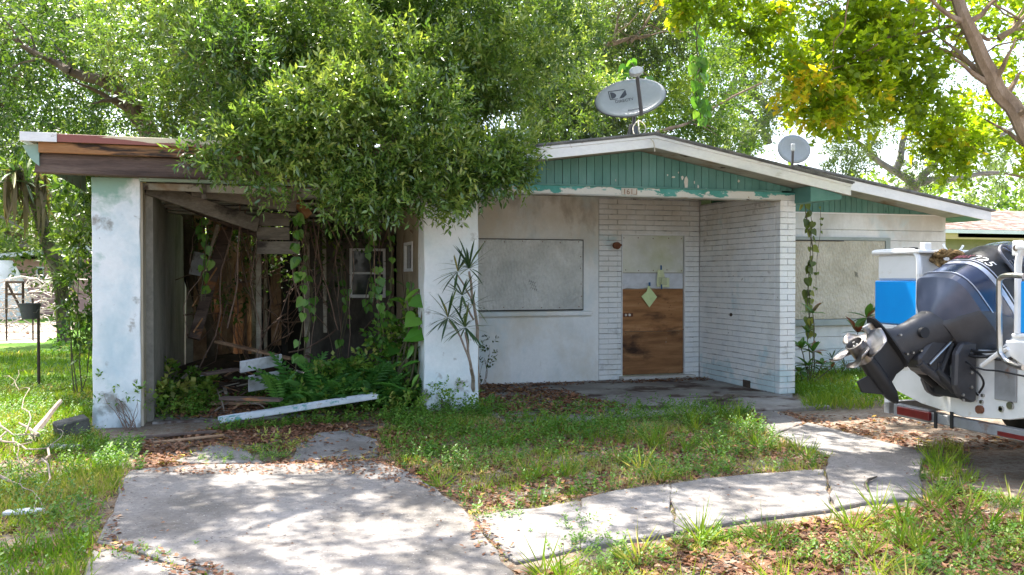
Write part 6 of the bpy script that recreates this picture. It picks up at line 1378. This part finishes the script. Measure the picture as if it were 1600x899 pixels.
trl = thing('boat_trailer', 'dull galvanised boat trailer with red lamp and reflectors under the boat', 'trailer', (8.0, BY, 0))
ZC = .375
MB().box(BX-.05, BX+.03, BY-1.15, BY+.36, ZC-.045, ZC+.04).build('crossbar', M['galv'], trl, bevel=.006)
MB().box(BX-.05, BX+.03, BY+.36, BY+.80, ZC-.055, ZC+.055).build('crossbar', M['galv'], trl, bevel=.006)
a = AX(1455, 645, BX-.06).y; b = AX(1405, 633, BX-.06).y
for y0, y1 in ((a, b), (BY-1.14, BY-.9)): MB().box(BX-.09, BX-.052, min(y0, y1), max(y0, y1), ZC-.03, ZC+.045).build('tail_lamp', M['red_lens'], trl, bevel=.006)
MB().box(BX-.056, BX-.051, AX(1600, 690, BX).y-.1, AX(1567, 680, BX).y, ZC-.035, ZC+.0).build('reflector', M['red_lens'], trl)
for s_ in (-1, 1):
    MB().beam((BX, BY+s_*.95, ZC), (BX+3.6, BY+s_*.95, ZC), .07, .11).beam((BX+3.6, BY+s_*.95, ZC), (BX+5.6, BY, ZC), .07, .11).build('side_rail', M['galv'], trl)
    MB().box(BX+.3, BX+3.2, BY+s_*.55-.04, BY+s_*.55+.04, ZC+.06, ZC+.13+.08).build('bunk', M['beam'], trl)
    MB().tube([(BX-.01, BY+s_*.92, ZC+.05), (BX-.01, BY+s_*.96, 1.0)], .03, 10).build('guide_post', M['boat_white'], trl, smooth=True)
    for dx in (1.9,):
        c = Vector((BX+dx, BY+s_*1.16, .33)); rg = []
        for y_, r_ in ((-.10, .20), (-.10, .30), (-.06, .33), (.06, .33), (.10, .30), (.10, .20)): rg.append([(c.x+math.cos(q*.2618)*r_, c.y+y_, c.z+math.sin(q*.2618)*r_) for q in range(24)])
        ty = MB().loft(rg).build('wheel', M['tyre'], trl, smooth=True)
        MB().tube([(c.x, c.y-.104, c.z), (c.x, c.y+.104, c.z)], .19, 18).build('rim', M['galv'], ty)
MB().tube([(BX+1.9, BY-1.1, .33), (BX+1.9, BY+1.1, .33)], .03, 8).build('axle', M['galv'], trl)
MB().beam((BX+5.4, BY, ZC), (BX+7.2, BY, ZC), .08, .1).build('tongue', M['galv'], trl)
MB().tube([(BX+6.9, BY, ZC), (BX+6.9, BY, .0)], .03, 8).box(BX+6.8, BX+7.0, BY-.08, BY+.08, 0, .02).build('jack', M['galv'], trl)
for py in (1462, 1487): p = AX(py, 655, BX-.055); MB().beam(p+Vector((0, 0, -.08)), p+Vector((0, 0, .06)), .012, .03, up=(0, 1, 0)).build('clamp', M['motor_black'], trl)

TILT = R(50)
MX = Matrix(((-math.cos(TILT), 0, math.sin(TILT), 5.82), (0, -1, 0, 6.07), (math.sin(TILT), 0, math.cos(TILT), 1.0), (0, 0, 0, 1)))
mot = thing('outboard_motor', 'large dark blue outboard motor tilted up on the boat stern, propeller towards the path', 'outboard motor', (5.82, 6.07, 1.0))
def ml(mb): mb.v = [tuple(MX @ Vector(p)) for p in mb.v]; return mb
def sec(z, a0, a1, w, p=3.0, n=28, tz=0.0, wf=None):
    o_ = []; mid_ = (a0+a1)/2; h = (a1-a0)/2
    for i in range(n):
        q = 2*math.pi*i/n; c_, s_ = math.cos(q), math.sin(q)
        x = mid_+h*math.copysign(abs(c_)**(2/p), c_); y = w*math.copysign(abs(s_)**(2/p), s_)
        if wf: y *= wf+(1-wf)*(x-a0)/(a1-a0)
        o_.append((x, y, z+tz*(x-mid_)))
    return o_
def motor(name, secs, mat, parent=None, bevel=0, smooth=True, angle=28):
    return ml(MB().loft([sec(*s_) if not isinstance(s_, dict) else sec(**s_) for s_ in secs])).build(name, M[mat], parent or mot, smooth=smooth, bevel=bevel, angle=angle)
CW = {'s': .92}
motor('cowl', [(.40, -.11, .60, .262, 3), (.41, -.115, .60, .265, 3), (.55, -.09, .575, .255, 3), (.70, -.03, .53, .235, 3), (.72, -.02, .52, .23, 3)], 'motor_black')
motor('cowl_lower', [(.20, -.11, .655, .275, 3.8), (.36, -.112, .61, .268, 3.3), (.40, -.11, .60, .262, 3.2)], 'cowl_blue')
motor('cowl_top', [(.722, -.005, .51, .22, 2.8), (.80, .03, .48, .21, 2.6), (.88, .12, .43, .165, 2.4), (.925, .2, .39, .11, 2.2), (.94, .25, .35, .055, 2)], 'cowl_blue', angle=60)
motor('stripe', [(.375, -.118, .613, .270, 3.2), (.415, -.118, .605, .270, 3.1)], 'silver')
motor('stripe', [(.435, -.118, .600, .268, 3.1), (.443, -.118, .599, .267, 3.1)], 'silver')
motor('cowl_skirt', [(-.12, .14, .49, .12, 3.2), (-.05, .04, .56, .18, 3.6), (.05, -.05, .62, .235, 4), (.13, -.10, .665, .275, 4.2), (.20, -.11, .655, .272, 3.8)], 'cowl_grey', angle=18)
motor('belt_line', [(.203, -.118, .663, .280, 3.8), (.211, -.118, .661, .280, 3.8)], 'silver')
motor('side_casing', [(-.13, .05, .44, .15, 3), (-.02, -.06, .44, .225, 3.4), (.12, -.115, .40, .294, 3.8), (.22, -.118, .30, .290, 3.8), (.34, -.115, .12, .27, 3.4)], 'motor_grey', angle=18)
# handle loop and louvres on the near side of the top
for k in range(4):
    z = .60+.035*k; ml(MB().beam((.02, .250-.010*k, z), (.44-.02*k, .250-.010*k, z), .02, .014)).build('louvre', M['dish_arm'], mot, bevel=.003)
ml(MB().tube(smooth_pts([Vector(v) for v in ((.02, .27, .58), (.36, .27, .59), (.50, .24, .60), (.53, .19, .66), (.50, .19, .725), (.30, .238, .74), (.03, .238, .72))], 4), .014, 6)).build('grille_frame', M['dish_arm'], mot, smooth=True)
def mtext(s, size, start, z, mat, shear=.2, sx=1.0):
    """lettering laid onto the cowl's curved side, running from the aft corner forwards"""
    cu = bpy.data.curves.new('decal_lettering', 'FONT'); cu.body = s; cu.size = size; cu.shear = shear; cu.extrude = .0006; cu.space_character = 1.05
    t_ = bpy.data.objects.new('tmp', cu); col.objects.link(t_); bpy.context.view_layer.update()
    me = bpy.data.meshes.new_from_object(t_.evaluated_get(bpy.context.evaluated_depsgraph_get())); col.objects.unlink(t_); bpy.data.objects.remove(t_)
    import bmesh
    bm = bmesh.new(); bm.from_mesh(me); bmesh.ops.subdivide_edges(bm, edges=[e for e in bm.edges if e.calc_length() > .02], cuts=2); bm.to_mesh(me); bm.free()
    for v in me.vertices:
        zz = z+v.co.y; k = max(0, min(1, (zz-.41)/.14)); a1 = .60-.025*k; a0 = -.115+.025*k; w = .265-.010*k
        rr_ = sec(zz, a0, a1, w, 3, 160); rg_ = rr_[-30:]+rr_[:70]; d = start+v.co.x*sx; i_ = 0
        while i_ < 98:
            l_ = math.dist(rg_[i_], rg_[i_+1])
            if d <= l_: break
            d -= l_; i_ += 1
        A0, A1 = Vector(rg_[i_]), Vector(rg_[i_+1]); P_ = A0.lerp(A1, min(1, max(0, d/max(1e-6, (A1-A0).length)))); T_ = (A1-A0).normalized(); N_ = Vector((T_.y, -T_.x, 0))
        v.co = P_+N_*(.003+v.co.z)
    me.materials.clear(); me.materials.append(M[mat]); piece(me, 'decal_lettering', mot, MX)
mtext('VMAX', .066, .17, .468, 'decal_red', .5, 1.15)
mtext('225', .090, .40, .458, 'decal_white', .25, 1.35)
# leg
motor('exhaust_housing', [(-.10, .12, .50, .14, 2.6), (-.20, .20, .53, .11, 2.6), (-.32, .27, .56, .085, 2.4), (-.44, .30, .60, .07, 2.4), (-.535, .29, .68, .06, 2.6)], 'motor_grey')
motor('cavitation_plate', [(-.535, .30, .78, .06, 2.4), (-.548, .28, .82, .095, 2.6), (-.560, .28, .82, .095, 2.6), (-.572, .30, .76, .05, 2.4)], 'motor_black')
motor('lower_unit', [(-.572, .28, .66, .045, 2.2), (-.66, .29, .63, .035, 2), (-.74, .27, .62, .045, 2), (-.79, .24, .62, .055, 2)], 'motor_black')
tg = [[(a_, math.cos(q*.3927)*r_, -.80+math.sin(q*.3927)*r_) for q in range(16)] for a_, r_ in ((.10, .008), (.13, .03), (.20, .055), (.32, .068), (.46, .070), (.575, .066))]
ml(MB().loft(tg)).build('gearcase', M['motor_black'], mot, smooth=True)
ml(MB().prism([(.24, -.85), (.46, -.85), (.50, -.98), (.40, -1.0)], -.011, .011, 'y')).build('skeg', M['motor_black'], mot, bevel=.004)
ml(MB().prism([(.62, -.575), (.78, -.575), (.80, -.66), (.70, -.66)], -.012, .012, 'y')).build('trim_tab', M['steel'], mot, bevel=.003)
ax0 = .62
hub = [[(a_, math.cos(q*.3142)*r_, -.80+math.sin(q*.3142)*r_) for q in range(20)] for a_, r_ in ((.577, .068), (.60, .074), (.71, .070), (.755, .078), (.757, .066), (.70, .054))]
prop = ml(MB().loft(hub)).build('propeller', M['prop_steel'], mot, smooth=True)
ml(MB().tube([(.68, 0, -.80), (.735, 0, -.80)], [.030, .024], 6).tube([(.735, 0, -.80), (.765, 0, -.80)], .010, 8)).build('prop_nut', M['steel'], prop)
for b_ in range(4):
    base_a = b_*1.5708+.55; vs = []; fs = []; nr, nc = 7, 7
    for i in range(nr):
        t = i/(nr-1); r_ = .062+.172*t; span = (.62+.85*math.sin(math.pi*min(1, t*.85+.08)))*(1-.5*t**4)
        for j in range(nc):
            s_ = j/(nc-1)-.5; th = base_a+s_*span*1.25+.25*t; pitch = s_*.085*(1.1-.3*t)+.02*t
            vs.append((.665+pitch+.03*(s_*2)**2*t, math.cos(th)*r_, -.80+math.sin(th)*r_))
    for i in range(nr-1):
        for j in range(nc-1): a_ = i*nc+j; fs.append((a_, a_+1, a_+nc+1, a_+nc))
    o = ml(MB().add(vs, fs)).build('blade', M['prop_steel'], prop, smooth=True, angle=80)
    so = o.modifiers.new('thickness', 'SOLIDIFY'); so.thickness = .007; so.offset = 0
# swivel bracket, clamps and tilt rams
for y_ in (.14, -.14):
    ml(MB().prism([(.02, .0), (-.14, .02), (-.16, -.12), (-.22, -.30), (-.12, -.34), (.0, -.20), (.06, -.10)], y_-.02, y_+.02, 'y')).build('clamp_bracket', M['motor_black'], mot, bevel=.008)
ml(MB().prism([(.34, -.16), (.30, -.46), (.20, -.50), (.10, -.46), (.02, -.30), (.06, -.12), (.18, -.06)], -.085, .085, 'y')).build('swivel_bracket', M['motor_grey'], mot, bevel=.02)
ml(MB().tube([(.25, .06, -.46), (-.08, .07, -.38)], .035, 10).tube([(-.08, .07, -.38), (-.2, .07, -.34)], .016, 8)).build('tilt_ram', M['motor_grey'], mot, smooth=True)
ml(MB().tube([(.22, -.06, -.46), (-.08, -.07, -.38)], .035, 10).tube([(.18, .10, -.14), (.06, .10, -.40)], .02, 8)).build('tilt_ram', M['motor_black'], mot, smooth=True)
ml(MB().tube([(.20, .10, -.12), (.20, .10, -.42)], .012, 8)).build('tie_rod', M['steel'], mot, smooth=True)
# the rounded clamp casting hanging down the transom on the near side
cc_ = smooth_pts([Vector((BX-.05, 5.98, 1.06)), Vector((BX-.20, 5.98, 1.05)), Vector((BX-.27, 5.98, .95)), Vector((BX-.27, 5.98, .72)), Vector((BX-.16, 5.98, .66)), Vector((BX-.05, 5.98, .64))], 3)
MB().prism([(BX-.05, 1.07), (BX-.20, 1.06), (BX-.26, .98), (BX-.27, .72), (BX-.22, .62), (BX-.12, .57), (BX-.05, .58)], 5.86, 5.93, 'y').build('clamp_casting', M['motor_grey'], mot, bevel=.018)
MB().prism([(BX-.05, 1.07), (BX-.20, 1.06), (BX-.26, .98), (BX-.27, .72), (BX-.22, .62), (BX-.12, .57), (BX-.05, .58)], 6.20, 6.27, 'y').build('clamp_casting', M['motor_grey'], mot, bevel=.018)
MB().box(BX-.18, BX-.045, 5.93, 6.20, .60, .72).tube([(BX-.20, 5.93, .66), (BX-.34, 6.0, .84)], .04, 9).tube([(BX-.16, 6.12, .70), (BX-.34, 6.1, .90)], .035, 9).box(BX-.34, BX-.22, 5.97, 6.16, .78, .90).build('power_tilt_unit', M['motor_black'], mot, bevel=.008)
for z_ in (.70, .82, .97): MB().tube([(BX-.12, 5.862, z_), (BX-.12, 5.845, z_)], .014, 6).build('bolt', M['steel'], mot)
for z_ in (.64, .60): MB().tube([(BX-.20, 5.862, z_), (BX-.20, 5.848, z_)], .012, 6).build('bolt', M['steel'], mot)
ml(MB().tube([(.44, .085, -.30), (.44, .12, -.30)], .045, 12)).build('trim_cover', M['motor_black'], mot, smooth=True)
for a_, z_ in ((.37, -.47), (.56, -.47), (.40, -.52), (.33, -.40)): ml(MB().tube([(a_, .07, z_), (a_, .092, z_)], .010, 6)).build('bolt', M['steel'], mot)
